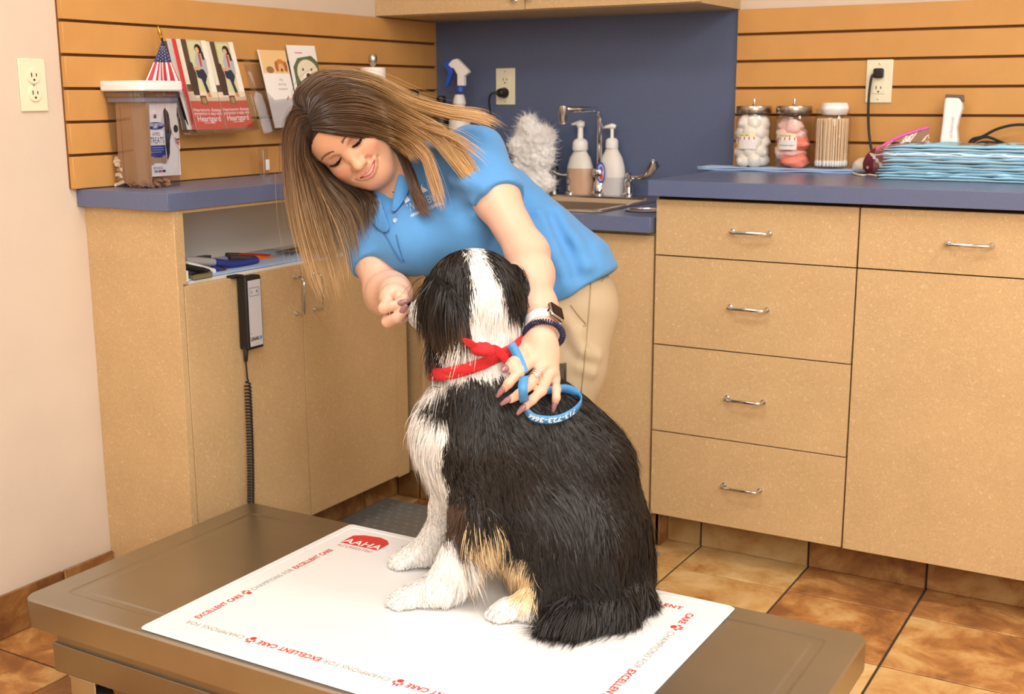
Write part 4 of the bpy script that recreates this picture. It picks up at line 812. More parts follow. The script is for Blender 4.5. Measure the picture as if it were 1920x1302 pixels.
MB().tube(curve([pZ(1592, 322, CZ)+Vector((0, 0, .003)), pZ(1602, 328, CZ)+Vector((0, 0, .003)), pZ(1618, 331, CZ)+Vector((0, 0, .003)), pZ(1630, 330, CZ)+Vector((0, 0, .003)), pZ(1645, 332, CZ)+Vector((0, 0, .003))], 20), .0028, 8).build('piping', CREAM, t, smooth=True)
t = thing('zip_bag', (1.62, -.14, CZ), 'clear plastic bag with a pink zip strip leaning behind the pads', 'plastic bag')
z1, z2 = pY(1642, 281, -.17), pY(1741, 239, -.10); zc = pY(1690, 255, -.13)
MB().tube(curve([z1, zc, z2], 16), .0042, 8).build('zip_strip', mat('pink_zip', (226, 92, 176), .4), t, smooth=True)
zl = curve([z1, zc, z2], 16); lo = curve([Vector((z1.x, -.15, CZ+.06)), Vector((zc.x+.02, -.12, CZ+.07)), Vector((z2.x+.005, -.09, CZ+.075))], 16)
MB().grid([[a.lerp(b, j/6)+Vector((0, .006*math.sin(i*.8+j), 0)) for j in range(7)] for i, (a, b) in enumerate(zip(zl, lo))]).build('bag_film', clear('bag_film', (238, 232, 232), .22, .12), t, smooth=True)
# cordless trimmer on its stand
t = thing('hair_trimmer', (1.72, -.06, CZ), 'white upright hair trimmer with a green mark behind the pads', 'trimmer')
Yc = -.075
def tp(x, y, d=0): return pY(x, y, Yc+d)
body = [tp(1762, 283), tp(1796, 283), tp(1797, 262), tp(1795, 240), tp(1799, 222), tp(1805, 203), tp(1804, 192), tp(1799, 184), tp(1773, 183), tp(1771, 197), tp(1768, 230), tp(1764, 258)]
MB().prism([p+Vector((0, -.012, 0)) for p in body], (0, .032, 0)).build('trimmer_body', WHITEP, t, bevel=.006, seg=3)
MB().prism([tp(1772, 184), tp(1800, 184), tp(1806, 192), tp(1805, 178), tp(1773, 177)], (0, .02, 0)).build('blade', GREYM, t, bevel=.001)
mb = MB(); fr = Frame(tp(1770, 280)+Vector((0, -.0125, 0)), (1, 0, 0), (0, 0, 1)); poly(mb, fr, rect(.002, .003, .016, .018), .0004, (190, 214, 50)); text(mb, 'ULTRASOUND', fr, .018, .03, .0095, (170, 170, 172), .0004, 0, 'LEFT', .9, math.pi/2-.04); mb.build('mark', PRINT, t)
MB().bb(tp(1762, 283).x-.012, tp(1796, 283).x+.014, -.125, -.035, CZ, tp(1770, 281).z).build('charging_stand', WHITEP, t, bevel=.004)
t = thing('power_cable', (1.9, -.06, CZ), 'loose black cable coiled behind the pads near the trimmer', 'cable')
for pts in ([(1812, 281), (1822, 262), (1842, 256), (1870, 242), (1905, 234), (1950, 236)], [(1818, 281), (1826, 266), (1850, 257), (1880, 268), (1905, 279), (1940, 284)], [(1822, 280), (1836, 268), (1866, 268), (1900, 276), (1940, 281)]):
    MB().tube(curve([pY(x, y, -.06) for x, y in pts], 26), .0036, 8).build('loop', BLACKR, t, smooth=True)
# cotton pile behind the woman's shoulder
# ------------------------------------------------------------------ implicit surfaces: smooth unions of tapered limbs and ellipsoids, meshed as one skin
def va(v): return np.array([v[0], v[1], v[2]], np.float32)
class Sdf:
    def __init__(s): s.p = []
    def cone(s, a, b, ra, rb, k=.02, op='u', **kw): s.p.append(dict(t='c', a=va(a), b=va(b), ra=ra, rb=rb, k=k, op=op, **kw)); return s
    def chain(s, pts, rs, k=.02, op='u', **kw):
        for i in range(len(pts)-1): s.cone(pts[i], pts[i+1], rs[i], rs[i+1], k, op, **kw)
        return s
    def ell(s, c, r, R=None, k=.02, op='u', **kw):
        if isinstance(r, (int, float)): r = (r, r, r)
        s.p.append(dict(t='e', a=va(c), r=np.array(r, np.float32), R=np.array(R if R is not None else np.eye(3), np.float32), k=k, op=op, **kw)); return s
    def cap(s, a, b, ra, rb, k=.02, op='u', e=.004, sq=None, **kw):   # flat-ended cone, optional squash (axis, factor)
        s.p.append(dict(t='k', a=va(a), b=va(b), ra=ra, rb=rb, e=e, k=k, op=op, sq=(None if sq is None else (va(sq[0]), sq[1])), **kw)); return s
    def plane(s, o, n, k=.004): s.p.append(dict(t='p', a=va(o), n=va(n), k=k, op='i')); return s
    def one(s, q, P):
        if q['t'] == 'c':
            ba = q['b']-q['a']; pa = P-q['a']; h = np.clip(pa@ba/max(1e-12, ba@ba), 0, 1)
            return np.linalg.norm(pa-h[:, None]*ba, axis=1)-(q['ra']+(q['rb']-q['ra'])*h)
        if q['t'] == 'e':
            x = (P-q['a'])@q['R']; k0 = np.linalg.norm(x/q['r'], axis=1); k1 = np.linalg.norm(x/(q['r']**2), axis=1)
            return k0*(k0-1)/np.maximum(k1, 1e-9)
        if q['t'] == 'k':
            ba = q['b']-q['a']; L = np.linalg.norm(ba); ax = ba/L; pa = P-q['a']; y = pa@ax; rad = pa-y[:, None]*ax
            if q['sq'] is not None:
                e, f = q['sq']; e = e-ax*(e@ax); e /= np.linalg.norm(e); c = rad@e; rad = rad+np.outer(c*(f-1), e)
            r = np.linalg.norm(rad, axis=1); rr = q['ra']+(q['rb']-q['ra'])*np.clip(y/L, 0, 1)
            dx = r-rr+q['e']; dy = np.abs(y-L/2)-L/2+q['e']
            return np.minimum(np.maximum(dx, dy), 0)+np.hypot(np.maximum(dx, 0), np.maximum(dy, 0))-q['e']
        return (P-q['a'])@q['n']
    @staticmethod
    def comb(d, e, k, op):
        if op == 'u':
            h = np.maximum(k-np.abs(d-e), 0)/k; return np.minimum(d, e)-h*h*k*.25
        if op == 's': e = -e
        h = np.maximum(k-np.abs(d-e), 0)/k; return np.maximum(d, e)+h*h*k*.25
    def __call__(s, P):
        P = np.asarray(P, np.float32); d = np.full(len(P), 1e3, np.float32)
        for q in s.p: d = s.comb(d, s.one(q, P), q['k'], q['op']).astype(np.float32)
        return d
    def grad(s, P, e=.001):
        g = np.stack([s(P+np.eye(3, dtype=np.float32)[i]*e)-s(P-np.eye(3, dtype=np.float32)[i]*e) for i in range(3)], 1); return g/np.maximum(np.linalg.norm(g, axis=1, keepdims=True), 1e-9)
    def mesh(s, h, lo, hi, smooth=0):
        B = 8; lo = np.array(lo, np.float32); n = np.ceil((np.array(hi)-lo)/(h*B)).astype(int)
        g = np.stack(np.meshgrid(*[np.arange(k) for k in n], indexing='ij'), -1).reshape(-1, 3)
        cen = lo+(g+.5)*h*B; dc = s(cen.astype(np.float32)); diag = h*B*.87
        keep = np.abs(dc) < diag*1.6+.004; g = g[keep]; cen = cen[keep]; dcc = dc[keep]; nb = len(g)
        off = np.stack(np.meshgrid(*[np.arange(B+1)]*3, indexing='ij'), -1).reshape(-1, 3)
        base = lo+g*h*B; D = np.full((nb, len(off)), 1e3, np.float32)
        for q in s.p:
            pc = s.one(q, cen.astype(np.float32))
            if q['op'] == 'u': m = pc < dcc+q['k']+diag*2.6
            elif q['op'] == 's': m = pc < q['k']+diag*2.6
            else: m = np.ones(nb, bool)
            if not m.any(): continue
            P = (base[m][:, None, :]+off[None]*h).reshape(-1, 3).astype(np.float32)
            D[m] = s.comb(D[m].reshape(-1), s.one(q, P), q['k'], q['op']).reshape(-1, len(off))
        V = D.reshape(nb, B+1, B+1, B+1); N = n*B+2
        key = lambda c: (c[..., 0].astype(np.int64)*N[1]+c[..., 1])*N[2]+c[..., 2]
        C8 = [V[:, i:B+i, j:B+j, k:B+k] for i in (0, 1) for j in (0, 1) for k in (0, 1)]
        sg = sum((c < 0).astype(np.int8) for c in C8); act = (sg > 0) & (sg < 8)
        bi, ci, cj, ck = np.nonzero(act); cell = g[bi]*B+np.stack([ci, cj, ck], 1)
        cv = np.stack([c[act] for c in C8], 1); co = np.array([(i, j, k) for i in (0, 1) for j in (0, 1) for k in (0, 1)], np.float32)
        acc = np.zeros((len(cell), 3), np.float32); cnt = np.zeros(len(cell), np.float32)
        for a in range(8):
            for b in range(a+1, 8):
                if np.abs(co[a]-co[b]).sum() != 1: continue
                x = (cv[:, a] < 0) != (cv[:, b] < 0); t = cv[:, a]/np.where(x, cv[:, a]-cv[:, b], 1); acc += np.where(x[:, None], co[a]+(co[b]-co[a])*t[:, None], 0); cnt += x
        pos = lo+(cell+acc/cnt[:, None])*h
        ks = key(cell); order = np.argsort(ks); ks = ks[order]; pos = pos[order]
        def find(c):
            k = key(c); i = np.searchsorted(ks, k); i = np.minimum(i, len(ks)-1); return np.where(ks[i] == k, i, -1)
        quads = []
        for ax in range(3):
            s0 = V[:, :B, :B, :B]; s1 = [V[:, 1:, :B, :B], V[:, :B, 1:, :B], V[:, :B, :B, 1:]][ax]
            x = (s0 < 0) != (s1 < 0); bi, ci, cj, ck = np.nonzero(x); c = g[bi]*B+np.stack([ci, cj, ck], 1); inside = s0[x] < 0
            u, v = [(1, 2), (2, 0), (0, 1)][ax]; eu, ev = np.eye(3, dtype=int)[u], np.eye(3, dtype=int)[v]
            q = np.stack([find(c-eu-ev), find(c-ev), find(c), find(c-eu)], 1); ok = (q >= 0).all(1); q = q[ok]; ins = inside[ok]; q[~ins] = q[~ins][:, ::-1]; quads.append(q)
        Q = np.concatenate(quads)
        for _ in range(smooth):
            a = np.concatenate([Q[:, i] for i in range(4)]); b = np.concatenate([Q[:, (i+1) % 4] for i in range(4)]); sm = np.zeros_like(pos); ct = np.zeros(len(pos))
            np.add.at(sm, a, pos[b]); np.add.at(ct, a, 1); np.add.at(sm, b, pos[a]); np.add.at(ct, b, 1); pos = pos*.5+.5*sm/np.maximum(ct, 1)[:, None]
        return pos.astype(np.float32), Q
def largest(pos, Q):
    lab = np.arange(len(pos)); E = np.concatenate([Q[:, [i, (i+1) % 4]] for i in range(4)])
    while True:
        m_ = np.minimum(lab[E[:, 0]], lab[E[:, 1]]); new = lab.copy(); np.minimum.at(new, E[:, 0], m_); np.minimum.at(new, E[:, 1], m_); new = new[new]
        if (new == lab).all(): break
        lab = new
    u, c = np.unique(lab[Q[:, 0]], return_counts=True); keep = lab[Q[:, 0]] == u[np.argmax(c)]; Q = Q[keep]; used = np.unique(Q); mp = np.full(len(pos), -1); mp[used] = np.arange(len(used)); print('components', len(u), sorted(c)[-4:]); return pos[used], mp[Q]
def np_mesh(name, pos, Q, material, parent, cols=None, label=None, smooth=True):
    off = np.array(wloc(parent)) if parent is not None else np.zeros(3); me = bpy.data.meshes.new(name); k = Q.shape[1]
    me.vertices.add(len(pos)); me.vertices.foreach_set('co', (pos-off).astype(np.float32).ravel()); me.loops.add(Q.size); me.loops.foreach_set('vertex_index', Q.astype(np.int32).ravel())
    me.polygons.add(len(Q)); me.polygons.foreach_set('loop_start', np.arange(0, Q.size, k, dtype=np.int32)); me.polygons.foreach_set('use_smooth', np.full(len(Q), smooth)); me.update(calc_edges=True); me.validate()
    if cols is not None:
        at = me.color_attributes.new('Col', 'FLOAT_COLOR', 'POINT'); at.data.foreach_set('color', np.concatenate([cols, np.ones((len(cols), 1))], 1).astype(np.float32).ravel())
    o = bpy.data.objects.new(name, me); COL.objects.link(o); me.materials.append(material)
    if parent is not None: o.parent = parent
    LOC[o.name] = Vector((0, 0, 0))
    if label: o['label'] = label
    return o
def L3(c): return np.array(lin(c)[:3])
def ribbons(name, S, width, cols, material, parent, side=None, rng=None, label=None):
    """S (n,m,3) strand points, width (n,), cols (n,m,3) -> one mesh of tapered ribbons"""
    n, m, _ = S.shape; T_ = np.gradient(S, axis=1); T_ /= np.maximum(np.linalg.norm(T_, axis=2, keepdims=True), 1e-9)
    if side is None: side = rng.normal(size=(n, 3))
    W_ = np.cross(T_, side[:, None, :]); W_ /= np.maximum(np.linalg.norm(W_, axis=2, keepdims=True), 1e-9)
    tp = np.interp(np.linspace(0, 1, m), [0, .15, .6, 1], [.8, 1, .8, .12]); w_ = width[:, None]*tp[None]*.5
    P = np.stack([S-W_*w_[..., None], S+W_*w_[..., None]], 2).reshape(-1, 3)
    i = np.arange(n)[:, None]*m+np.arange(m-1)[None]; Q = np.stack([i*2, i*2+1, i*2+3, i*2+2], -1).reshape(-1, 4)
    return np_mesh(name, P, Q, material, parent, np.repeat(cols.reshape(-1, 3), 2, 0), label)
def sample(pos, Q, n, rng):
    a, b, c, d = pos[Q[:, 0]], pos[Q[:, 1]], pos[Q[:, 2]], pos[Q[:, 3]]; ar = np.linalg.norm(np.cross(c-a, d-b), axis=1)*.5
    i = rng.choice(len(Q), n, p=ar/ar.sum()); u, v = rng.random(n)[:, None], rng.random(n)[:, None]
    return (a[i]*(1-u)+b[i]*u)*(1-v)+(d[i]*(1-u)+c[i]*u)*v
RHn, FHn, Zn = np.array(RH), np.array(FH), np.array([0, 0, 1.0])
def dirw(dx, dz, dw=0.0): v = RHn*dx+Zn*dz+FHn*dw; return v/np.linalg.norm(v)
# ------------------------------------------------------------------ the dog
D = lambda x, y, wd: pW(x, y, wd)
rng = np.random.default_rng(3)
HC = D(884, 538, 2.215); hf = np.array([-.95, .25, -.17]); hf /= np.linalg.norm(hf); hl = np.cross([0, 0, 1], hf); hl /= np.linalg.norm(hl); hu = np.cross(hf, hl)
HR = np.stack([hf, hl, hu], 1); HCn = np.array(HC)
def hp_(f, l, u): return HCn+hf*f+hl*l+hu*u
dog = Sdf()
bodyf = dirw(.5, -.86); down = dirw(0.05, -1)
# head
dog.ell(hp_(0, 0, 0), (.088, .074, .068), HR, .02, fl=dirw(.25, -.9), ln=.022)
dog.cone(hp_(.05, 0, -.018), hp_(.15, 0, -.045), .043, .028, .03, fl=dirw(.7, -.3, -.4), ln=.010)
dog.ell(hp_(.168, 0, -.032), (.018, .018, .015), HR, .006, fl=dirw(.7, -.3), ln=.004)
for s, wd_ in ((1, 0), (-1, 0)):
    dog.ell(hp_(.0 if s > 0 else -.005, s*.078 if s > 0 else s*.092, -.045 if s > 0 else -.03), (.046, .013, .082 if s > 0 else .066), HR@np.array([[1, 0, 0], [0, math.cos(.22*s), math.sin(.22*s)], [0, -math.sin(.22*s), math.cos(.22*s)]]), .016, fl=dirw(-.36 if s > 0 else .08, -1), ln=.115 if s > 0 else .055)
# neck, chest, trunk
dog.cone(D(908, 575, 2.195), D(910, 700, 2.205), .064, .069, .05, fl=dirw(.05, -1), ln=.055)
dog.ell(D(915, 815, 2.215), (.112, .112, .135), None, .04, fl=dirw(.30, -1), ln=.045)
dog.chain([D(868, 778, 2.215), D(850, 812, 2.217), D(853, 872, 2.22)], [.053, .058, .050], .045, fl=dirw(-.25, -1), ln=.065)
dog.cone(D(925, 800, 2.215), D(1060, 995, 2.205), .115, .135, .06, fl=bodyf, ln=.045)
dog.ell(D(1012, 816, 2.21), (.112, .10, .108), None, .06, fl=dirw(.7, -.8), ln=.04)
dog.ell(D(1090, 888, 2.205), (.104, .107, .112), None, .06, fl=dirw(.6, -.85), ln=.04)
dog.ell(D(1108, 1030, 2.205), (.112, .125, .13), None, .06, fl=dirw(.25, -1), ln=.045)
dog.ell(D(1125, 1085, 2.2), (.09, .11, .075), None, .05, fl=dirw(.1, -1), ln=.045)
# hind legs
dog.ell(D(1062, 1035, 2.105), (.105, .055, .10), None, .05, fl=dirw(.30, -1, -.2), ln=.05)
dog.ell(D(1040, 1010, 2.31), (.10, .055, .10), None, .05, fl=dirw(.2, -1, .2), ln=.045)
dog.chain([D(1040, 1105, 2.09), D(1000, 1135, 2.085), D(952, 1146, 2.085)], [.035, .024, .021], .025, fl=dirw(-.4, -1), ln=.028)
dog.chain([D(1030, 1080, 2.32), D(985, 1094, 2.325), D(940, 1100, 2.33)], [.035, .024, .021], .025, fl=dirw(-.4, -1), ln=.02)
# front legs
dog.chain([D(890, 850, 2.145), D(893, 955, 2.13), D(852, 1065, 2.14), D(826, 1104, 2.143), D(772, 1122, 2.143)], [.062, .043, .0285, .026, .024], .03, fl=dirw(.04, -1), ln=.022)
dog.chain([D(862, 880, 2.30), D(842, 950, 2.32), D(820, 1008, 2.332), D(802, 1034, 2.335), D(768, 1047, 2.336)], [.052, .032, .025, .0235, .022], .03, fl=dirw(-.05, -1), ln=.012)
def toes(c, fw, ln=.006):
    c = np.array(c); fw = np.array(fw); lt = np.cross([0, 0, 1], fw)
    for a, b in ((-.021, .0), (-.007, .010), (.007, .010), (.021, .0)):
        dog.cone(c+fw*(b-.012)+lt*a+Zn*.008, c+fw*(b+.008)+lt*a+Zn*-.004, .012, .0105, .008, fl=dirw(-.6, -.7), ln=ln)
bf = -RHn*.97-FHn*.1; bf /= np.linalg.norm(bf)
toes(np.array(D(752, 1128, 2.143)), bf); toes(np.array(D(755, 1052, 2.336)), bf); toes(np.array(D(940, 1151, 2.085)), bf, .012)
# tail curled forward along the near side
dog.chain([D(1160, 1110, 2.19), D(1186, 1128, 2.13), D(1150, 1148, 2.065), D(1085, 1158, 2.035), D(1035, 1160, 2.03)], [.034, .032, .030, .026, .016], .03, fl=dirw(-.55, -.85, -.5), ln=.075)
ctr = np.array(D(1000, 850, 2.2))
dog.plane((0, 0, TZ+.0055), (0, 0, -1), .004)
dpos, dQ = dog.mesh(.005, ctr-np.array([.45, .45, .5]), ctr+np.array([.45, .45, .5]), 1)
REF = np.array(D(900, 800, 2.2))
def dloc(P):
    d = P-REF; return 900+d@RHn*985.0, 800-d[:, 2]*985.0*.985+ (d@FHn)*-180.0, d@FHn
def dog_color(P, R):
    x, y, wv = dloc(P); n = len(P); hd = P-HCn; f, l, u = hd@hf, hd@hl, hd@hu
    noise = R.normal(size=n); x = x+noise*3; y = y+R.normal(size=n)*4
    K = L3((22, 19, 18)); Wt = L3((247, 244, 240)); TAN_ = L3((240, 208, 162)); col = np.tile(K, (n, 1))
    # white chest and bib, white neck ring, nape stripe, muzzle
    bx = np.interp(y, [640, 690, 725, 760, 772, 800, 860, 900, 1000], [1000, 868, 826, 796, 848, 846, 828, 846, 836]); chest = (x < bx) & (y > 660) & (y < 1010)
    head = (f > -.12) & (y < 640) & (np.abs(l) < .14)
    xl = np.interp(y, [455, 490, 540, 600, 650, 690], [866, 884, 893, 874, 834, 806]); xr = np.interp(y, [455, 490, 540, 580, 610], [891, 908, 938, 954, 1100])
    stripe = (x > xl) & (x < xr) & (y < 692) & (f < .085)
    neck = (x > xl) & (y > 600) & (y < 692)
    muz = (f > .095) & (np.abs(l) < .06) & (u < .02)
    leg = (y > 1003+8*noise) & (x < 905); flr = (wv > .07) & (y > 860) & (x < 880)
    hind = (y > 1108) & (x < 1000) & (wv < .0)
    hindf = (y > 1085) & (x < 1000) & (wv > .05)
    white = chest | stripe | neck | muz | leg | flr | hind | hindf
    ear = (l > .06) & (y < 690) & (x < xl); white &= ~(ear & ~muz)
    white |= (wv > .05) & (y > 600) & (y < 690)
    col[white] = Wt
    tan = ((x > 884) & (x < 938) & (y > 950) & (y < 1080) & (wv < .02)) | ((x > 932) & (x < 1000) & (y > 1025) & (y < 1110) & (wv < .0))
    col[tan] = TAN_*(0.85+.3*R.random(tan.sum())[:, None])
    brow = (f > .06) & (f < .09) & (u > .02) & (l > .02); col[brow] = L3((196, 160, 110))
    br = (~white) & (~tan) & (y > 930) & (y < 1012) & (x < 880); col[br] = L3((74, 54, 40))
    col[(f > .165) & (u > -.06) & (np.abs(l) < .03)] = L3((20, 18, 18))
    return col
FUR = mat('fur_strands', (255, 255, 255), .42, attr='Col', spec=.5, sheen=.0)
HIDE = mat('fur_underlayer', (255, 255, 255), .8, attr='Col', spec=.2)
base = D(1000, 1140, 2.19)
dg = thing('dog', (base.x, base.y, TZ+.005), 'black and white long-haired dog sitting on the white mat', 'dog')
np_mesh('body', dpos, dQ, HIDE, dg, dog_color(dpos, np.random.default_rng(1)))
def fur(n, seed, scale=1.0, width=.0013, lift=.30, m=6, filt=None, wild=.0):
    R = np.random.default_rng(seed); P = sample(dpos, dQ, n, R)
    if filt is not None: P = P[filt(P)]
    n = len(P); N = dog.grad(P)
    fl = np.zeros((n, 3)); ln = np.zeros(n); ws = np.zeros(n)
    for q in dog.p:
        if 'fl' not in q: continue
        w_ = np.exp(-np.maximum(dog.one(q, P.astype(np.float32)), -.02)/.012); fl += w_[:, None]*q['fl']; ln += w_*q['ln']; ws += w_
    ln /= ws; fl /= np.maximum(np.linalg.norm(fl, axis=1, keepdims=True), 1e-9)
    x, y, wv = dloc(P)
    feather = (x > 868) & (x < 940) & (y > 930) & (y < 1060) & (wv < .03); ln = np.where(feather, .085, ln)
    fth2 = (x > 925) & (x < 1010) & (y > 1020) & (y < 1100) & (wv < 0); ln = np.where(fth2, .05, ln); fl[fth2] = dirw(-.45, -1)
    lgw = (x > 810) & (x < 880) & (y > 1030) & (y < 1110) & (wv < 0); back = (N@RHn) > .3; ln = np.where(lgw & back, .06, ln); fl[feather] = dirw(.15, -1)
    ln = ln*scale*R.uniform(.65, 1.2, n)
    fl = fl+R.normal(size=(n, 3))*(.12+wild); ft = fl-N*np.sum(fl*N, 1, keepdims=True); ft /= np.maximum(np.linalg.norm(ft, axis=1, keepdims=True), 1e-9)
    # long waves shared by neighbours
    ph = np.sin(P[:, 0]*55+P[:, 2]*30)*.22+np.sin(P[:, 1]*70-P[:, 2]*45+1.3)*.2; sidev = np.cross(N, ft); ft = ft+sidev*ph[:, None]
    lf = (lift*R.uniform(.4, 1.5, n)*np.where((y < 660) & (x < 900) & (ln > .05), .45, 1.0))[:, None]; d = ft+N*lf; d /= np.linalg.norm(d, axis=1, keepdims=True)
    S = [P-N*.002]; c = P-N*.002
    for k in range(m-1):
        c = c+d*(ln/(m-1))[:, None]; S.append(c); d = d-Zn*.10-N*.10; d /= np.linalg.norm(d, axis=1, keepdims=True)
    S = np.stack(S, 1)
    # clumps
    from mathutils.kdtree import KDTree
    K = max(8, n//14); ci = R.choice(n, K, replace=False); kd = KDTree(K)
    for i, j in enumerate(ci): kd.insert(P[j], i)
    kd.balance(); own = np.array([kd.find(p)[1] for p in P]); tgt = S[ci][own]; tt = (np.linspace(0, 1, m)**1.4)[None, :, None]*np.where(y < 640, .35, .48)[:, None, None]
    S = S+(tgt+(P-P[ci][own])[:, None, :]*.25-S)*tt
    # keep strands outside the body and above the mat
    fl_ = S[:, 1:].reshape(-1, 3); dd = dog(fl_); bad = dd < .002
    if bad.any():
        g_ = dog.grad(fl_[bad]); fl_[bad] += g_*(.003-dd[bad])[:, None]
    S[:, 1:] = fl_.reshape(n, m-1, 3); S[..., 2] = np.maximum(S[..., 2], TZ+.0062+R.random((n, 1))*.006)
    c0 = dog_color(P, R); v = R.uniform(.8, 1.25, n)[:, None]
    tipc = np.where((c0.mean(1) < .03)[:, None], c0*R.uniform(.8, 1.8, n)[:, None]+np.array([.006, .003, .001])*R.random(n)[:, None], c0*np.array([.99, .97, .94]))
    eart = (np.abs((P-HCn)@hl) > .055) & (y > 560) & (y < 700) & (c0.mean(1) < .03); tipc = np.where((eart & (R.random(n) < .6))[:, None], L3((104, 80, 64)), tipc)
    rc = np.where((c0.mean(1) > .3)[:, None], c0*np.array([.98, .97, .95]), c0)
    cols = (rc*v)[:, None, :]*(1-np.linspace(0, 1, m)[None, :, None])+(tipc*v)[:, None, :]*np.linspace(0, 1, m)[None, :, None]
    return S, np.full(n, width)*R.uniform(.7, 1.3, n), np.clip(cols, 0, .95), N+R.normal(size=(n, 3))*.35
S, W_, C_, N_ = fur(85000, 11, 1.0, .0014); ribbons('coat', S, W_, C_, FUR, dg, N_)
S, W_, C_, N_ = fur(60000, 13, 1.0, .0011, .28, 6, lambda P: dloc(P)[1] < 720); ribbons('head_coat', S, W_, C_, FUR, dg, N_)
S, W_, C_, N_ = fur(150000, 14, 1.0, .0010, .28, 7, lambda P: (lambda x, y, w_: (x > 805) & (x < 1010) & (y > 930) & (y < 1125) & (w_ < .03))(*dloc(P))); ribbons('leg_feathering', S, W_, C_, FUR, dg, N_)
S, W_, C_, N_ = fur(9000, 12, 1.35, .0010, .42, 7, lambda P: dloc(P)[1] > 700, .22); ribbons('coat_guard_hairs', S, W_, C_, FUR, dg, N_)
# ------------------------------------------------------------------ the woman
def bounds(s, pad=.02):
    lo = np.full(3, 1e9); hi = np.full(3, -1e9)
    for q in s.p:
        if q['op'] != 'u': continue
        for c, r in (((q['a'], q.get('ra', 0)), (q['b'], q['rb'])) if q['t'] in 'ck' else ((q['a'], q['r'].max()),)):
            lo = np.minimum(lo, c-r-pad); hi = np.maximum(hi, c+r+pad)
    return lo, hi
def cast(s, x, y, w0, w1, n=160):
    """first point of surface s on the line of sight through a photo pixel"""
    ws = np.linspace(w0, w1, n); P = np.array([pW(x, y, a) for a in ws]); d = s(P); i = int(np.argmax(d < 0))
    if d[i] >= 0: return None
    t = d[i-1]/(d[i-1]-d[i]) if i else 0; return Vector(P[i-1]+(P[i]-P[i-1])*t) if i else Vector(P[0])
HS = .975
E0 = CAM+(Vector((0.6868, -1.3716, 1.1119))-CAM)*HS
HX, HY, HZ = Vector((.697, .2596, .6684)).normalized(), Vector((-.3621, -.6772, .6406)).normalized(), Vector((.6189, -.6885, -.378)).normalized()
HM = np.stack([np.array(HX), np.array(HY), np.array(HZ)], 1)
def H(x, y, z): return E0+(HX*x+HY*y+HZ*z)*HS
def hr(*r): return tuple(v*HS for v in r)
LSH, RSH = D(884, 292, 2.62), D(686, 420, 2.70)          # shoulder joints
LEL, LWR = D(990, 476, 2.41), D(1017, 612, 2.20)
REL, RWR = D(724, 552, 2.58), D(741, 549, 2.40)
NB = D(792, 348, 2.735)
base = pZ(1040, 1150, 0.0); 
pfoot = D(1050, 900, 2.62)
person = thing('person', (pfoot.x, pfoot.y, 0), 'person in a blue polo shirt and khaki trousers bending over the dog', 'person')
sk = Sdf()
# skull and face
sk.ell(H(0, .036, -.088), hr(.073, .084, .096), HM, .02)
sk.ell(H(0, .036, -.036), hr(.060, .05, .046), HM, .03)
sk.ell(H(0, -.028, -.046), hr(.0615, .074, .052), HM, .03)
sk.ell(H(.004, -.072, -.043), hr(.049, .042, .049), HM, .03)
sk.ell(H(.008, -.103, -.012), hr(.022, .017, .019), HM, .03)
for s in (-1, 1):
    sk.ell(H(s*.037, -.034, -.021), hr(.025, .022, .022), HM, .022)
    sk.cone(H(s*.052, -.058, -.05), H(s*.02, -.1, -.02), .018, .016, .03)
    sk.cone(H(s*.010, .0185, -.003), H(s*.045, .0175, -.017), .0085, .007, .016)
    sk.ell(H(s*.030, -.003, .010), hr(.017, .012, .013), HM, .012, 's')
    sk.ell(H(s*.0305, -.001, -.0125), hr(.0155, .0125, .0135), HM, .005)
    sk.ell(H(s*.0305, .0045, -.0075), hr(.0165, .0068, .0085), HM, .006)
sk.chain([H(0, .012, -.008), H(0, -.014, .004), H(0, -.036, .0185)], [.0085, .0075, .0095], .014)
sk.ell(H(0, -.0395, .0205), hr(.0112, .0105, .0105), HM, .008)
for s in (-1, 1):
    sk.ell(H(s*.0125, -.0435, .0105), hr(.0078, .0078, .0095), HM, .008)
    sk.ell(H(s*.0062, -.0505, .0165), hr(.0034, .0028, .0040), HM, .004, 's')
# smile: fold, lips, opening
for s in (-1, 1):
    sk.cone(H(s*.020, -.046, .008), H(s*.0335, -.062, -.001), .0008, .0008, .012, 's')
def mouth(u, dy=0.0, dz=0.0): return H(u*1.08+.003, -.0700+dy+.14*u+.0105*(abs(u)/.032)**1.7, .0112-.013*(abs(u)/.032)**1.6+dz)
US = [-.032, -.024, -.014, -.0045, .0045, .014, .024, .032]
sk.chain([mouth(u, .0032*(1-(abs(u)/.032)**2), .0012) for u in US], [.0016, .0032, .0042, .0040, .0040, .0042, .0032, .0016], .0045)
sk.chain([mouth(u, -.0068*(1-(abs(u)/.032)**2), -.0005) for u in US], [.0016, .0038, .0052, .0056, .0056, .0052, .0038, .0016], .005)
sk.chain([mouth(u, -.0020*(1-(abs(u)/.032)**2), .0035) for u in US[1:-1]], [.0014, .0030, .0036, .0036, .0030, .0014], .002, 's')
# ears
for s in (-1, 1): sk.ell(H(s*.072, -.006, -.085), hr(.008, .03, .018), HM, .012)
# neck and trunk under the shirt
sk.cone(H(0, -.06, -.088), NB, .05, .054, .04)
sk.cone(NB, LSH, .06, .05, .05); sk.cone(NB, RSH, .06, .05, .05)
sk.cone(NB, D(920, 440, 2.73), .08, .09, .05)
# arms
sk.chain([LSH, LSH.lerp(LEL, .45), LEL], [.050, .045, .0385], .03)
sk.chain([LEL, LEL.lerp(LWR, .3), LEL.lerp(LWR, .75), LWR], [.039, .039, .031, .0258], .03)
sk.chain([RSH, RSH.lerp(REL, .5), REL], [.05, .046, .041], .03)
sk.chain([REL, REL.lerp(RWR, .35), RWR], [.043, .043, .029], .03)
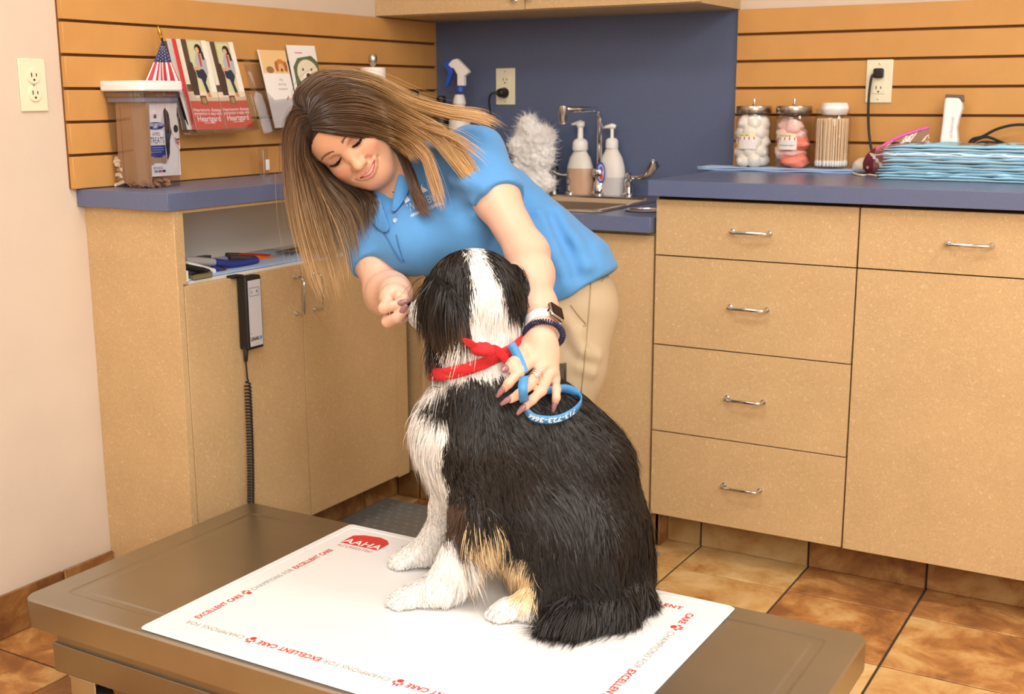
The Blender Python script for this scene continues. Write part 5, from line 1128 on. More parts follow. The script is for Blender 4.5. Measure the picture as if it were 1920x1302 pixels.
# left hand resting on the dog
def dw(x, y, off, dflt=2.19):
    p = cast(dog, x, y, 1.9, 2.4); w0_ = dflt if p is None else float((p-CAM).dot(FH)); return D(x, y, min(w0_, dflt)-off)
FG = {'index': [dw(999, 676, .045), dw(972, 700, .052), dw(954, 719, .044), dw(946, 729, .034)],
      'middle': [dw(1019, 686, .045), dw(994, 721, .056), dw(973, 740, .046), dw(958, 749, .035)],
      'ring': [dw(1033, 697, .040), dw(1015, 733, .055), dw(998, 750, .046), dw(985, 763, .035)],
      'pinky': [dw(1040, 712, .035), dw(1043, 731, .044), dw(1043, 746, .040), dw(1041, 755, .030)]}
KN = {k_: v_[0] for k_, v_ in FG.items()}
HWD = float((KN['middle']-CAM).dot(FH)); print('knuckle depth', HWD)
wr2 = LWR.lerp(D(1013, 640, (HWD+2.2)/2), .8)
for k_, r in (('index', .0135), ('middle', .0130), ('ring', .0125), ('pinky', .0115)):
    sk.cone(wr2.lerp(KN[k_], .12), KN[k_], .0165, r*.88, .018)
sk.ell(D(1012, 660, HWD*.6+2.2*.4), (.034, .016, .032), np.stack([RHn, FHn, Zn], 1), .02)
sk.cone(LWR, wr2, .0265, .022, .02)
for k_, rs in (('index', (.0108, .0095, .0085, .0072)), ('middle', (.0108, .0098, .0088, .0074)), ('ring', (.0104, .0094, .0084, .0072)), ('pinky', (.0095, .0082, .0072, .0062))):
    sk.chain(FG[k_], rs, .0045)
TH = [D(988, 650, HWD+.03), dw(975, 671, .04), dw(962, 683, .04), dw(953, 690, .036)]
sk.chain(TH, [.017, .0125, .0105, .0088], .010)
# right hand pinching a treat at the muzzle
RP = D(739, 560, 2.352)
sk.cone(RWR, RP, .027, .026, .02)
sk.ell(RP, (.025, .020, .025), np.stack([RHn, FHn, Zn], 1), .018)
RF = {'index': [D(729, 564, 2.335), D(720, 578, 2.315), D(738, 574, 2.305), D(754, 570, 2.305)],
      'thumb': [D(734, 584, 2.345), D(727, 603, 2.32), D(745, 596, 2.298), D(759, 582, 2.296)],
      'middle': [D(742, 556, 2.332), D(748, 556, 2.318), D(757, 560, 2.318), D(762, 563, 2.322)],
      'ring': [D(745, 580, 2.352), D(742, 596, 2.345), D(754, 599, 2.335), D(766, 592, 2.332)],
      'pinky': [D(750, 572, 2.362), D(752, 590, 2.362), D(762, 592, 2.352), D(770, 585, 2.348)]}
for k_, rs in (('index', (.0125, .0112, .0098, .0082)), ('thumb', (.0145, .0118, .0108, .0088)), ('middle', (.011, .0095, .0088, .0075)), ('ring', (.011, .0098, .0088, .0075)), ('pinky', (.0095, .0085, .0078, .0068))):
    sk.chain(RF[k_], rs, .004)
lo, hi = bounds(sk, .012)
spos, sQ = largest(*sk.mesh(.0018, lo, hi, 1))
print('skin quads', len(sQ))
# skin colour: tanned face, lips, blush; lighter arms
hp = (spos-np.array(E0))@HM/HS
near = np.clip(1-np.linalg.norm((hp-np.array([0, -.02, -.05]))/np.array([.13, .17, .17]), axis=1), 0, 1)
face_c, arm_c = L3((218, 168, 136)), L3((222, 180, 156))
t_ = np.clip(near*4, 0, 1)[:, None]; scol = arm_c*(1-t_)+face_c*t_
def dab(c, r, col, amt):
    global scol
    d_ = np.linalg.norm((hp-np.array(c))/np.array(r), axis=1); a = np.clip(1-d_, 0, 1)[:, None]*amt; scol = scol*(1-a)+L3(col)*a
for s in (-1, 1):
    dab((s*.042, -.034, -.012), (.03, .024, .03), (214, 126, 104), .75); dab((s*.0305, .008, .0), (.022, .010, .02), (150, 104, 84), .7)
    dab((s*.0305, -.001, .0), (.02, .008, .02), (176, 124, 100), .6)
dab((0, -.04, .03), (.018, .016, .02), (240, 184, 146), .5); dab((0, .05, .0), (.04, .03, .04), (232, 176, 136), .5)
lipS = Sdf(); lipS.chain([mouth(u, .0032*(1-(abs(u)/.032)**2), .0012) for u in US], [.0014, .003, .004, .0038, .0038, .004, .003, .0014], .003); lipS.chain([mouth(u, -.0068*(1-(abs(u)/.032)**2), -.0005) for u in US], [.0014, .0036, .005, .0054, .0054, .005, .0036, .0014], .003)
m_ = (np.abs(hp[:, 0]) < .04) & (hp[:, 1] < -.05) & (hp[:, 1] > -.09) & (hp[:, 2] > -.02)
ld = lipS(spos[m_]); a = np.clip(1.2-ld/.0008, 0, 1)[:, None]*.9; scol[m_] = scol[m_]*(1-a)+L3((204, 116, 118))*a
dk = (np.abs(hp[:, 0]) < .024) & (np.abs(hp[:, 1]+.0715-.14*hp[:, 0]-.0105*(np.abs(hp[:, 0])/.032)**1.7) < .0016) & (hp[:, 2] > -.005) & (hp[:, 2] < .0125); scol[dk] = L3((110, 52, 50))
SKIN = mat('skin', (255, 255, 255), .42, attr='Col', spec=.4, sss=.12, bump=.04, bscale=700)
np_mesh('body', spos, sQ, SKIN, person, scol)
TEETH = mat('teeth', (244, 238, 228), .25); LASH = mat('dark_lash', (28, 20, 18), .6)
mb = MB(); Pn = []
for u in np.linspace(-.024, .024, 17): Pn.append([mouth(u, dy_*(1-(abs(u)/.032)**2), dz_) for dy_, dz_ in ((.002, -.0005), (0.0, .0012), (-.0030, .0010), (-.0040, -.0004))])
mb.grid(Pn).build('teeth', TEETH, person, smooth=True)
R = np.random.default_rng(8)
def lashes(s):
    S = []
    for i in range(60):
        u = i/59; x = s*(.0155+.030*u); y = -.0085*math.sin(math.pi*min(1, u*.92+.06))**.8*.9-.001+.002*u; z = -.0005-.010*u**2+.0035*math.sin(math.pi*u)
        ln = .0118*(.6+.6*u); out = Vector((s*(.15+.55*u), -.55, .85)).normalized(); p = Vector((x, y, z)); pts = []
        for k in range(4): v = p+out*(ln*k/3)+Vector((0, .0022*(k/3)**2, 0)); pts.append(H(*v))
        S.append(np.array(pts))
    return np.array(S)
for s in (-1, 1):
    S = lashes(s); ribbons('eyelashes', S, np.full(len(S), .0016), np.full(S.shape, .012), LASH, person, None, R)
    pts = [H(s*(.0145+.032*u), -.0085*math.sin(math.pi*min(1, u*.92+.06))**.8*.9-.0008+.002*u, -.001-.010*u**2+.0035*math.sin(math.pi*u)) for u in np.linspace(0, 1, 14)]
    MB().tube(pts, [.0005+.0007*math.sin(math.pi*i/13) for i in range(14)], 6).build('eyeliner', LASH, person, smooth=True)
    S = []
    for i in range(150):
        u = R.random(); x = s*(.012+.038*u); y = .0195+.006*math.sin(math.pi*min(1, u*.75+.1))-.004*max(0, u-.7)+R.normal()*.0013*(1-.5*u); p0_ = Vector((x, y, .012)); pts = []
        q0 = np.array([H(p0_.x, p0_.y, .02-.04*k/40) for k in range(41)]); dd = sk(q0); j = int(np.argmax(dd < .0004))
        if dd[j] >= .0004: continue
        q0 = Vector(q0[j]); dr = (HX*s*.9+HY*(.5-.8*u)).normalized()
        S.append([np.array(q0+dr*(.006*k/3)+HZ*(.0006*math.sin(math.pi*k/3))) for k in range(4)])
    S = np.array(S); ribbons('eyebrow', S, np.full(len(S), .0007), np.tile(L3((118, 84, 62)), S.shape[:2]+(1,)), mat('brow_hair', (255, 255, 255), .6, attr='Col'), person, np.tile(np.array(HZ), (len(S), 1)))
# ------------------------------------------------------------------ shirt and trousers
sh = Sdf(); pd = (RHn*.6+Zn*.8); pd = Vector(pd/np.linalg.norm(pd))        # across the leaning trunk
ax0, ax1, ax2, ax3 = D(812, 374, 2.75), D(900, 431, 2.73), D(988, 488, 2.69), D(1056, 532, 2.66)
for s in (-1, 1):
    sh.chain([ax0+pd*(.055*s), ax1+pd*(.046*s), ax2+pd*(.036*s), ax3+pd*(.036*s)], [.088, .106, .095, .092], .05)
sh.cone(ax3, D(1070, 548, 2.65), .108, .112, .04)
sh.ell(D(775, 452, 2.615), .078, None, .05); sh.ell(D(872, 428, 2.60), .078, None, .05)
sh.cone(NB, LSH, .078, .066, .05); sh.cone(NB, RSH, .076, .066, .05)
sl0, sl1 = LSH.lerp(LEL, -.02), LSH.lerp(LEL, .50)
sh.cap(sl0, sl1, .070, .062, .03, e=.004); rl1 = RSH.lerp(REL, .60); sh.cap(RSH, rl1, .068, .060, .045, e=.004)
# creases
def crease(pts, r, k=.02, op='u'):
    P = [cast(sh, x, y, 2.3, 2.9) for x, y in pts]; P = [p for p in P if p is not None]
    if len(P) > 1: sh.chain(P, [r*(.4 if i in (0, len(P)-1) else 1) for i in range(len(P))], k, op)
for c in ([(945, 262), (975, 300), (990, 350)], [(1045, 395), (1075, 450), (1100, 500)], [(1010, 400), (1042, 470), (1062, 530)], [(905, 352), (880, 342), (850, 338)]): crease(c, .007, .03)
for c in ([(962, 262), (990, 305), (1003, 360)], [(925, 396), (880, 392), (848, 398)], [(1035, 405), (1060, 460), (1080, 515)]): crease(c, .003, .02, 's')
sh0 = Sdf(); sh0.p = list(sh.p)
# hem and neck opening
hem = D(1090, 545, 2.66); hn = (ax3-ax2).normalized()*.75+Vector((0, 0, -1))*.62; hn.normalize()
sh.plane(hem, hn, .006)
nk0, nk1 = H(0, -.06, -.088), NB; sh.cone(nk0, NB.lerp(nk0, .1), .054, .044, .012, 's')
sh.chain([D(735, 345, 2.66), D(731, 380, 2.61), D(732, 416, 2.56)], [.022, .017, .006], .01, 's')
lo, hi = bounds(sh, .015); shpos, shQ = sh.mesh(.0042, lo, hi, 1)
SHIRT = mat('blue_polo_knit', (86, 148, 206), .72, spec=.25, sheen=.15, var=.025, scale=40, bump=.10, bscale=900)
SHIRT2 = mat('blue_polo_collar', (82, 144, 202), .75, spec=.25, bump=.2, bscale=700)
tx_ = np.array((ax3-ax1).normalized()); rel = shpos-np.array(ax1); r_ = rel@tx_; q_ = rel@np.array(pd); env = np.clip((r_+.02)/.12, 0, 1)*np.clip((.34-r_)/.08, 0, 1)
g2 = sh.grad(shpos); fold = np.sin(62*q_+26*r_+1.6*np.sin(22*r_))*.6+np.sin(105*q_-30*r_+2*np.sin(30*r_+1))*.4; shpos = shpos+g2*(fold*env*.0042)[:, None]
shirt = np_mesh('polo_shirt', shpos, shQ, SHIRT, person, None, 'blue short-sleeved polo shirt')
# collar leaves, placket, button
def on(s, x, y, off=.001, w0=2.3, w1=2.9):
    p = cast(s, x, y, w0, w1)
    return (p if p is not None else D(x, y, 2.45)) - FH*off
def leaf(rows, name):
    return MB().grid([[on(sh0, x, y, o) for (x, y, o) in row] for row in rows]).build(name, SHIRT2, shirt, smooth=True, solid=.003, sub=2)
leaf([[(748, 320, .016), (760, 330, .016), (772, 344, .006)], [(743, 346, .016), (753, 353, .016), (766, 362, .006)], [(738, 372, .014), (746, 376, .014), (757, 378, .006)], [(733, 397, .010), (737, 397, .010), (743, 396, .006)]], 'collar')
leaf([[(714, 362, .016), (700, 372, .016), (684, 386, .006)], [(720, 388, .016), (708, 399, .016), (693, 411, .006)], [(726, 409, .014), (718, 419, .014), (705, 428, .006)], [(732, 426, .010), (728, 434, .010), (721, 438, .006)]], 'collar')
MB().tube(curve([on(sh0, x, y, .002) for x, y in ((700, 412), (722, 440), (738, 468), (750, 488), (757, 492))], 16), .0014, 6).build('placket', mat('shirt_seam_blue', (58, 112, 172), .8), shirt, smooth=True)
seam = [on(sh, 743, 440), on(sh, 748, 462), on(sh, 757, 490)]
MB().tube(curve(seam, 12), .0016, 6).build('placket', mat('shirt_seam_blue', (58, 112, 172), .8), shirt, smooth=True)
b_ = on(sh, 741, 413, .004); MB().lathe([(0, 0), (.0048, 0), (.0052, .001), (.0044, .002), (.003, .0014), (0, .0014)], b_, -FH, 14).build('button', mat('pearl_blue_button', (170, 200, 232), .25), shirt, smooth='auto')
mb = MB(); u_ = (D(800, 383, 2.43)-D(764, 398, 2.43)).normalized(); fr = Frame(D(765, 393, 2.52), u_, Vector((0, 0, 1)))
def toshirt(p):
    d_ = (p-CAM).normalized(); ts = np.linspace(-.14, .22, 160); P = np.array([p+d_*t for t in ts]); dd = sh(P); i = int(np.argmax(dd < .0012)); return Vector(P[i]) if dd[i] < .0012 else p
LG = (222, 230, 244)
text(mb, 'WESTBURY', fr, .0, .002, .0235, LG, 0, -.0002, 'LEFT', .72, warp=toshirt); text(mb, 'ANIMAL HOSPITAL', fr, -.001, -.0145, .0092, LG, 0, .0003, 'LEFT', .95, warp=toshirt)
for pl_ in ([(.0, .014), (.012, .016), (.010, .026), (.004, .036), (-.001, .03)], [(.024, .018), (.034, .018), (.036, .028), (.028, .032)], [(.04, .02), (.055, .02), (.05, .04), (.044, .034)]): mb.add([toshirt(fr.p(a_, b2, 0)) for a_, b2 in pl_], [tuple(range(len(pl_)))], LG)
mb.build('chest_print', PRINT, shirt)
tr = Sdf()
hipL, hipR = D(1086, 585, 2.64), D(1010, 590, 2.69)
knL, knR = D(1046, 800, 2.57), D(970, 800, 2.64); 
fl_, fr_ = Vector((1.06, -1.20, .07)), Vector((.90, -1.08, .07))
tr.ell(D(1052, 556, 2.66), (.118, .112, .11), np.stack([RHn, FHn, Zn], 1), .05)
tr.chain([hipL, hipL.lerp(knL, .5), knL, fl_], [.088, .078, .062, .055], .03); tr.chain([hipR, hipR.lerp(knR, .5), knR, fr_], [.088, .078, .062, .055], .03)
tr.plane(D(1062, 515, 2.66), (0, 0, 1), .006); tr.plane((0, 0, .03), (0, 0, -1), .004)
for c in ([(1075, 640), (1100, 665), (1120, 670)], [(1085, 690), (1110, 700)], [(1060, 600), (1080, 625), (1092, 660)]):
    P = [cast(tr, x, y, 2.2, 2.9) for x, y in c]; tr.chain(P, [.006]*len(P), .022)
lo, hi = bounds(tr, .015); tpos, tQ = tr.mesh(.0055, lo, hi, 1)
KHAKI = mat('khaki_twill', (188, 170, 140), .8, spec=.2, var=.03, scale=30, bump=.12, bscale=700)
trs = np_mesh('trousers', tpos, tQ, KHAKI, person, None, 'khaki trousers')
SEAM = mat('khaki_seam', (168, 146, 110), .85)
for pts in ([(1070, 572), (1085, 592), (1098, 607), (1094, 612)], [(1108, 530), (1103, 600), (1096, 680), (1090, 735)], [(1128, 528), (1134, 522), (1140, 520)]):
    P = [on(tr, v.x, v.y, .0012, 2.3, 2.95) for v in curve([Vector((x, y, 0)) for x, y in pts], 24)]; MB().tube(P, .0013, 6).build('seam', SEAM, trs, smooth=True)
SHOE = mat('black_shoe', (34, 32, 34), .5)
for c in (fl_, fr_):
    s_ = Sdf(); f_ = Vector((.25, -.97, 0)).normalized(); c0 = Vector((c.x, c.y, 0)); s_.chain([c0+Vector((0, 0, .06)), c0+f_*.06+Vector((0, 0, .045)), c0+f_*.15+Vector((0, 0, .032))], [.042, .042, .036], .03); s_.ell(c0-f_*.025+Vector((0, 0, .04)), .038, None, .03); s_.plane((0, 0, .0116), (0, 0, -1), .004); lo, hi = bounds(s_); p_, q_ = s_.mesh(.006, lo, hi, 1); np_mesh('shoe', p_, q_, SHOE, person)
# nails
NAIL = mat('mauve_nail_polish', (150, 106, 110), .18, coat=.6)
def nail(p, d, up, ln, wd, r=.0072):
    p, d, up = Vector(p), Vector(d).normalized(), Vector(up); up = (up-d*up.dot(d)).normalized(); p = p+up*(r-.0028); sd = d.cross(up); P = []
    for i in range(9):
        u = i/8; ww = wd*(.5*(min(1, .55+u*1.6)) if u < .3 else .5*(1-.55*((u-.3)/.7)**1.5)); P.append([p+d*(ln*(u-.35))+sd*(ww*math.sin(a))+up*(wd*.42*(math.cos(a)-.35)+.0018*math.sin(u*2.4)) for a in np.linspace(-1.25, 1.25, 7)])
    MB().grid(P).build('fingernail', NAIL, person, smooth=True, solid=.0008)
upL = -FH*.75+Vector((0, 0, .65))
for k_, ln in (('index', .024), ('middle', .024), ('ring', .024), ('pinky', .02)):
    a_, b2 = FG[k_][2], FG[k_][3]; d_ = (b2-a_).normalized(); nail(b2+d_*.004, d_*.95-Vector((0, 0, .12)), upL, ln, .0125 if k_ != 'pinky' else .0105)
nail(TH[3]+(TH[3]-TH[2]).normalized()*.003, TH[3]-TH[2], upL, .022, .0145)
upR = -FH*.8+Vector((0, 0, .45))
nail(RF['index'][3], RF['index'][3]-RF['index'][2], upR, .021, .0145, .0082); nail(RF['thumb'][3], RF['thumb'][3]-RF['thumb'][2], upR+Vector((0, 0, .2)), .021, .015, .0088); nail(RF['middle'][3], RF['middle'][3]-RF['middle'][2], upR, .016, .012)
# rings, watch, bracelet
SILVER = mat('silver', (222, 216, 208), .15, 1.0)
def ringm(c, ax, r, tr_, name='ring', material=None, sq=1.0):
    c, ax = Vector(c), Vector(ax).normalized(); a_ = ax.orthogonal().normalized(); b2 = ax.cross(a_)
    pts = [c+(a_*math.cos(t)+b2*math.sin(t))*r for t in np.linspace(0, 2*math.pi, 29)]; return MB().tube(pts, tr_, 8, False).build(name, material or SILVER, person, smooth=True)
mk, mp = FG['middle'][0], FG['middle'][1]; ax_ = mp-mk
for t in (.46, .56, .68): ringm(mk+ax_*t, ax_, .0112, .0011)
g_ = mk+ax_*.70+upL.normalized()*.0115+RH*.004; MB().lathe([(0, -.002), (.003, -.001), (.004, .001), (.0025, .0026), (0, .003)], g_, upL, 10).build('gem', mat('clear_gem', (230, 232, 234), .05, .6), person); MB().lathe([(0, -.002), (.0022, -.001), (.0026, .001), (0, .0022)], g_-RH*.006-Vector((0, 0, .003)), upL, 8).build('gem', mat('teal_gem', (70, 160, 160), .1), person)
ringm(RF['thumb'][1].lerp(RF['thumb'][0], .15), RF['thumb'][2]-RF['thumb'][1]+Vector((0, 0, .02)), .0122, .0012); ringm(RF['ring'][2], RF['ring'][3]-RF['ring'][2], .0098, .0014); ringm(RF['index'][1]+RH*.012+Vector((0, 0, -.008)), RH, .0105, .0009)
wa = (LWR-LEL).normalized(); wc = LWR+wa*-.003
a_ = (RH-wa*RH.dot(wa)).normalized(); b2 = wa.cross(a_).normalized()
if b2.dot(FH) > 0: b2 = -b2
def wring(c, r0, t, h_=0): return c+wa*h_+(a_*math.cos(t)*r0*1.08+b2*math.sin(t)*r0)
P = [[wring(wc, .0305, t, h_) for h_ in (-.011, -.009, .009, .011)] for t in np.linspace(0, 2*math.pi, 41)]
for r_ in P:
    pass
MB().grid(P).build('watch_band', WHITEP, person, smooth=True, solid=.003)
wdir = (a_*math.cos(.85)+b2*math.sin(.85)).normalized(); cdir = wa.cross(wdir); wcc = wc+wdir*.0375; Rw = Matrix((cdir, wa, wdir)).transposed()
w_ = MB().box(wcc, (.032, .037, .010), Rw).build('watch_case', mat('silver_case', (206, 200, 194), .25, 1.0), person, bevel=.004, seg=3, loc=wcc); MB().box(wcc+wdir*.0052, (.0275, .0325, .0022), Rw).build('watch_screen', mat('black_glass', (10, 10, 12), .15, spec=.3), w_, bevel=.001); MB().cyl(wcc+cdir*.016+wa*.008, wcc+cdir*.0195+wa*.008, .0033, None, 12).build('watch_crown', SILVER, w_)
bc = LWR+wa*.026; NTN = 46
pts = []
for i in range(NTN*10+1):
    t = i/(NTN*10)*2*math.pi; ph = i/10*2*math.pi; r_ = .0315+.0042*math.cos(ph); pts.append(wring(bc+wa*(.006*math.cos(t)), r_, t, .0042*math.sin(ph)))
MB().tube(pts, .0017, 6, False).build('coil_bracelet', mat('navy_coil', (34, 42, 78), .3), person, smooth=True)
# name badge at the hip
bp_ = on(tr, 1051, 697, .006, 2.3, 2.95); fr = Frame(bp_, RH, Vector((0, 0, 1))); MB().box(fr.p(0, 0, 0), (.026, .042, .003), fr.rot()).build('badge_holder', clear('badge_plastic', (222, 220, 216), .3, .1), person, bevel=.001); MB().box(fr.p(-.002, -.004, -.001), (.018, .028, .001), fr.rot()).build('badge_card', mat('badge_grey', (150, 148, 146), .4), person)
# ------------------------------------------------------------------ hair
HAIRC = H(0, .032, -.086); hrad = np.array(hr(.088, .098, .112))
def hit(x, y, scale=1.0):
    d = np.array(ray(x, y)); o = (np.array(CAM)-np.array(HAIRC))@HM/(hrad*scale); dl = d@HM/(hrad*scale); a_ = dl@dl; b2 = o@dl; c = o@o-1; q = b2*b2-a_*c
    if q < 0: return None
    t = (-b2-math.sqrt(q))/a_; return np.array(CAM)+d*t
def guide(pts, n=22):
    out = []
    for x, y, w_ in pts:
        h_ = hit(x, y, 1.06) if w_ is None else None
        if w_ is None and h_ is None:
            h_ = np.array(pW(x, y, float((np.array(HAIRC)-np.array(CAM))@FHn)-.02))
        out.append(Vector(h_) if h_ is not None else D(x, y, w_))
    return np.array([list(p) for p in curve(out, n-1)])
N_ = None
GA = [[(574, 208, N_), (552, 205, N_), (536, 240, 2.60), (534, 310, 2.60), (545, 400, 2.60), (572, 500, 2.60), (600, 570, 2.60)],
      [(577, 216, N_), (556, 224, N_), (543, 262, 2.57), (548, 340, 2.575), (562, 430, 2.575), (585, 520, 2.58), (612, 585, 2.58)],
      [(579, 224, N_), (564, 238, N_), (556, 285, 2.55), (566, 350, 2.56), (585, 430, 2.56), (612, 520, 2.57), (630, 598, 2.57)],
      [(581, 232, N_), (572, 250, N_), (570, 295, 2.545), (590, 350, 2.56), (612, 430, 2.57), (632, 500, 2.57), (640, 548, 2.57)],
      [(582, 236, N_), (572, 256, N_), (577, 296, 2.56), (604, 345, 2.585), (644, 400, 2.59), (662, 460, 2.575), (668, 525, 2.56)],
      [(584, 240, N_), (576, 262, N_), (583, 296, 2.575), (616, 336, 2.60), (656, 372, 2.59), (680, 412, 2.57), (690, 455, 2.55), (690, 500, 2.54)]]
GB = [[(574, 207, N_), (552, 190, N_), (566, 158, N_), (612, 134, N_), (690, 142, N_), (770, 182, 2.58), (845, 204, 2.55)],
      [(576, 210, N_), (575, 175, N_), (625, 146, N_), (700, 158, N_), (770, 194, 2.56), (846, 217, 2.53)],
      [(578, 216, N_), (600, 180, N_), (660, 168, N_), (725, 190, N_), (785, 220, 2.54), (835, 247, 2.52)],
      [(580, 222, N_), (615, 200, N_), (670, 196, N_), (730, 218, N_), (782, 244, 2.53), (825, 270, 2.51)],
      [(582, 230, N_), (620, 218, N_), (680, 222, N_), (735, 242, N_), (776, 262, 2.53), (812, 290, 2.51)],
      [(584, 238, N_), (625, 238, N_), (685, 244, N_), (740, 260, N_), (772, 277, 2.535), (798, 305, 2.51)],
      [(586, 244, N_), (632, 250, N_), (690, 258, N_), (736, 268, N_), (760, 284, 2.55), (782, 310, 2.53)]]
T1 = [[(612, 134, N_), (690, 142, N_), (770, 182, 2.57), (840, 202, 2.53), (905, 212, 2.53), (958, 238, 2.55)], [(625, 146, N_), (700, 158, N_), (770, 196, 2.56), (840, 218, 2.51), (890, 226, 2.50), (930, 244, 2.50)]]
T2 = [[(660, 168, N_), (725, 190, N_), (785, 216, 2.54), (835, 246, 2.51), (872, 292, 2.50), (897, 328, 2.495), (916, 354, 2.49)], [(670, 196, N_), (730, 218, N_), (776, 242, 2.53), (815, 268, 2.51), (848, 306, 2.50), (878, 338, 2.49), (906, 354, 2.485)]]
T3 = [[(680, 222, N_), (735, 242, N_), (775, 262, 2.53), (803, 290, 2.51), (820, 335, 2.50), (833, 380, 2.49), (841, 410, 2.49)], [(685, 244, N_), (738, 258, N_), (766, 272, 2.53), (792, 298, 2.51), (806, 340, 2.50), (818, 384, 2.49), (826, 406, 2.49)]]
T4 = [[(735, 242, N_), (790, 250, 2.52), (838, 268, 2.50), (880, 292, 2.49), (912, 318, 2.49)], [(730, 218, N_), (790, 232, 2.52), (850, 250, 2.50), (890, 276, 2.49), (920, 300, 2.49)]]
GU = [[(738, 262, 2.62), (756, 285, 2.60), (772, 320, 2.575), (788, 365, 2.54), (802, 392, 2.53), (830, 418, 2.52)], [(728, 268, 2.63), (748, 295, 2.61), (762, 330, 2.58), (776, 372, 2.55), (788, 398, 2.54), (792, 410, 2.53)]]
GD = [[(596, 250, 2.62), (600, 300, 2.64), (640, 350, 2.64), (668, 385, 2.62), (672, 430, 2.60), (676, 480, 2.58)], [(640, 320, 2.66), (660, 345, 2.66), (700, 372, 2.62), (712, 400, 2.60), (716, 428, 2.57)]]
def lock(guides, n, seed, spread, thick, wid, rootc, midc, tipc, m=22, lenvar=.12, short=0.0, cut=.7, fade=0.0, lockshort=0.0):
    R = np.random.default_rng(seed); G = np.array([guide(g, m) for g in guides]); k = len(G); t = R.random(n)*(k-1)
    i = np.minimum(t.astype(int), k-2); f = (t-i)[:, None, None]; S = G[i]*(1-f)+G[i+1]*f
    tt = np.linspace(0, 1, m)
    # clump: strands gather into locks towards the tip
    nl = max(6, n//70); lk = (t/(k-1)*nl).astype(int); lt = (lk+.5)/nl*(k-1)+(np.random.default_rng(seed+99).normal(size=nl+2)*.12)[lk]; lt = np.clip(lt, 0, k-1-1e-6); li = lt.astype(int); lf = (lt-li)[:, None, None]; LC = G[li]*(1-lf)+G[li+1]*lf
    c = (.80*tt**1.15)[None, :, None]; S = S*(1-c)+LC*c
    rnd = R.normal(size=(n, 1, 3)); S = S+rnd*spread*(.35+tt[None, :, None]*1.2)
    wave = np.sin(tt[None]*9+R.random((n, 1))*6.28)*.0022*tt[None]; S = S+wave[..., None]*np.array(CR)
    S = S+np.array(FH)*(R.random((n, 1, 1))*thick)
    # trim lengths
    L_ = 1-lenvar*R.random(n)**.7*2.0; L_ = np.where(R.random(n) < short, cut+.16*R.normal(size=n).clip(-1, 1)*.6, L_); Rl = np.random.default_rng(seed+7); lkL = np.where(Rl.random(nl+2) < lockshort, Rl.uniform(.5, .78, nl+2), Rl.uniform(.85, 1.0, nl+2)); L_ = np.clip(L_*lkL[lk], .3, 1); new = np.empty_like(S)
    for a in range(3):
        idx = tt[None]*L_[:, None]*(m-1); lo_ = np.minimum(idx.astype(int), m-2); fr_2 = idx-lo_; new[..., a] = np.take_along_axis(S[..., a], lo_, 1)*(1-fr_2)+np.take_along_axis(S[..., a], lo_+1, 1)*fr_2
    S = new
    v = R.uniform(.72, 1.3, n)[:, None, None]; pos = np.clip(tt[None]*L_[:, None]+R.normal(size=(n, 1))*.10, 0, 1)[..., None]
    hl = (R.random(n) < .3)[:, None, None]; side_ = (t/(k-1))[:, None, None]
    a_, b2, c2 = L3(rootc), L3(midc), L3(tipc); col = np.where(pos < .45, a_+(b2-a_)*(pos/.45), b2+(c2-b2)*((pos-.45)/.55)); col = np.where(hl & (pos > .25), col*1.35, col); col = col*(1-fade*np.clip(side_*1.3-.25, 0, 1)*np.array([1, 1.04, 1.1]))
    return S, np.full(n, wid)*R.uniform(.7, 1.3, n), np.clip(col*v, 0, 1)
HAIRM = mat('hair_strands', (255, 255, 255), .36, attr='Col', spec=.5)
cap = Sdf(); cap.ell(HAIRC, hrad*.955, HM, .01); cap.ell(H(-.004, -.045, .04), hr(.080, .116, .092), HM, .02, 's'); cap.plane(H(0, -.055, -.09), -HY*.9+HZ*.45, .02)
lo, hi = bounds(cap); cp, cq = cap.mesh(.004, lo, hi, 1); hair = np_mesh('hair', cp, cq, mat('dark_brown_scalp_hair', (58, 42, 32), .6, bump=.4, bscale=300), person, None, 'long dark brown hair fading to blond ends')
RO, MI, TI = (46, 33, 27), (96, 70, 48), (200, 162, 108)
def put(name, g, n, seed, spread, thick, wid, cols=(RO, MI, TI), lenvar=.12, short=0.0, cut=.7, fade=0.0, lockshort=0.0):
    S, w_, c = lock(g, n, seed, spread, thick, wid, *cols, lenvar=lenvar, short=short, cut=cut, fade=fade, lockshort=lockshort); R = np.random.default_rng(seed+5)
    ribbons(name, S, w_, c, HAIRM, hair, np.tile(-np.array(CF), (len(S), 1))+R.normal(size=(len(S), 3))*.6)
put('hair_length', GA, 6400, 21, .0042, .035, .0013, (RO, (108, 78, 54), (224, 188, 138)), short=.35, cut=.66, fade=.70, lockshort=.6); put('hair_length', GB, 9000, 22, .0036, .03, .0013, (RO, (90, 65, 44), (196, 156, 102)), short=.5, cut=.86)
put('hair_length', T1, 800, 41, .003, .012, .0012, ((110, 80, 54), (164, 126, 82), (214, 176, 122))); put('hair_length', T2, 900, 42, .0035, .014, .0012, ((110, 80, 54), (172, 132, 84), (222, 184, 126))); put('hair_length', T3, 240, 43, .003, .01, .0012, ((110, 80, 54), (160, 120, 78), (206, 166, 112))); put('hair_length', T4, 110, 44, .006, .01, .001, ((110, 80, 54), (170, 130, 84), (206, 170, 116)))
put('hair_length', GU, 420, 23, .003, .012, .0013, ((46, 34, 28), (74, 54, 40), (128, 96, 66))); put('hair_length', GD, 900, 24, .005, .03, .0015, ((40, 30, 25), (58, 43, 34), (110, 84, 58)))
put('loose_hairs', GA[:4], 110, 31, .012, .04, .0007, lenvar=.05); put('loose_hairs', GB[:4], 120, 32, .010, .03, .0007, lenvar=.05)
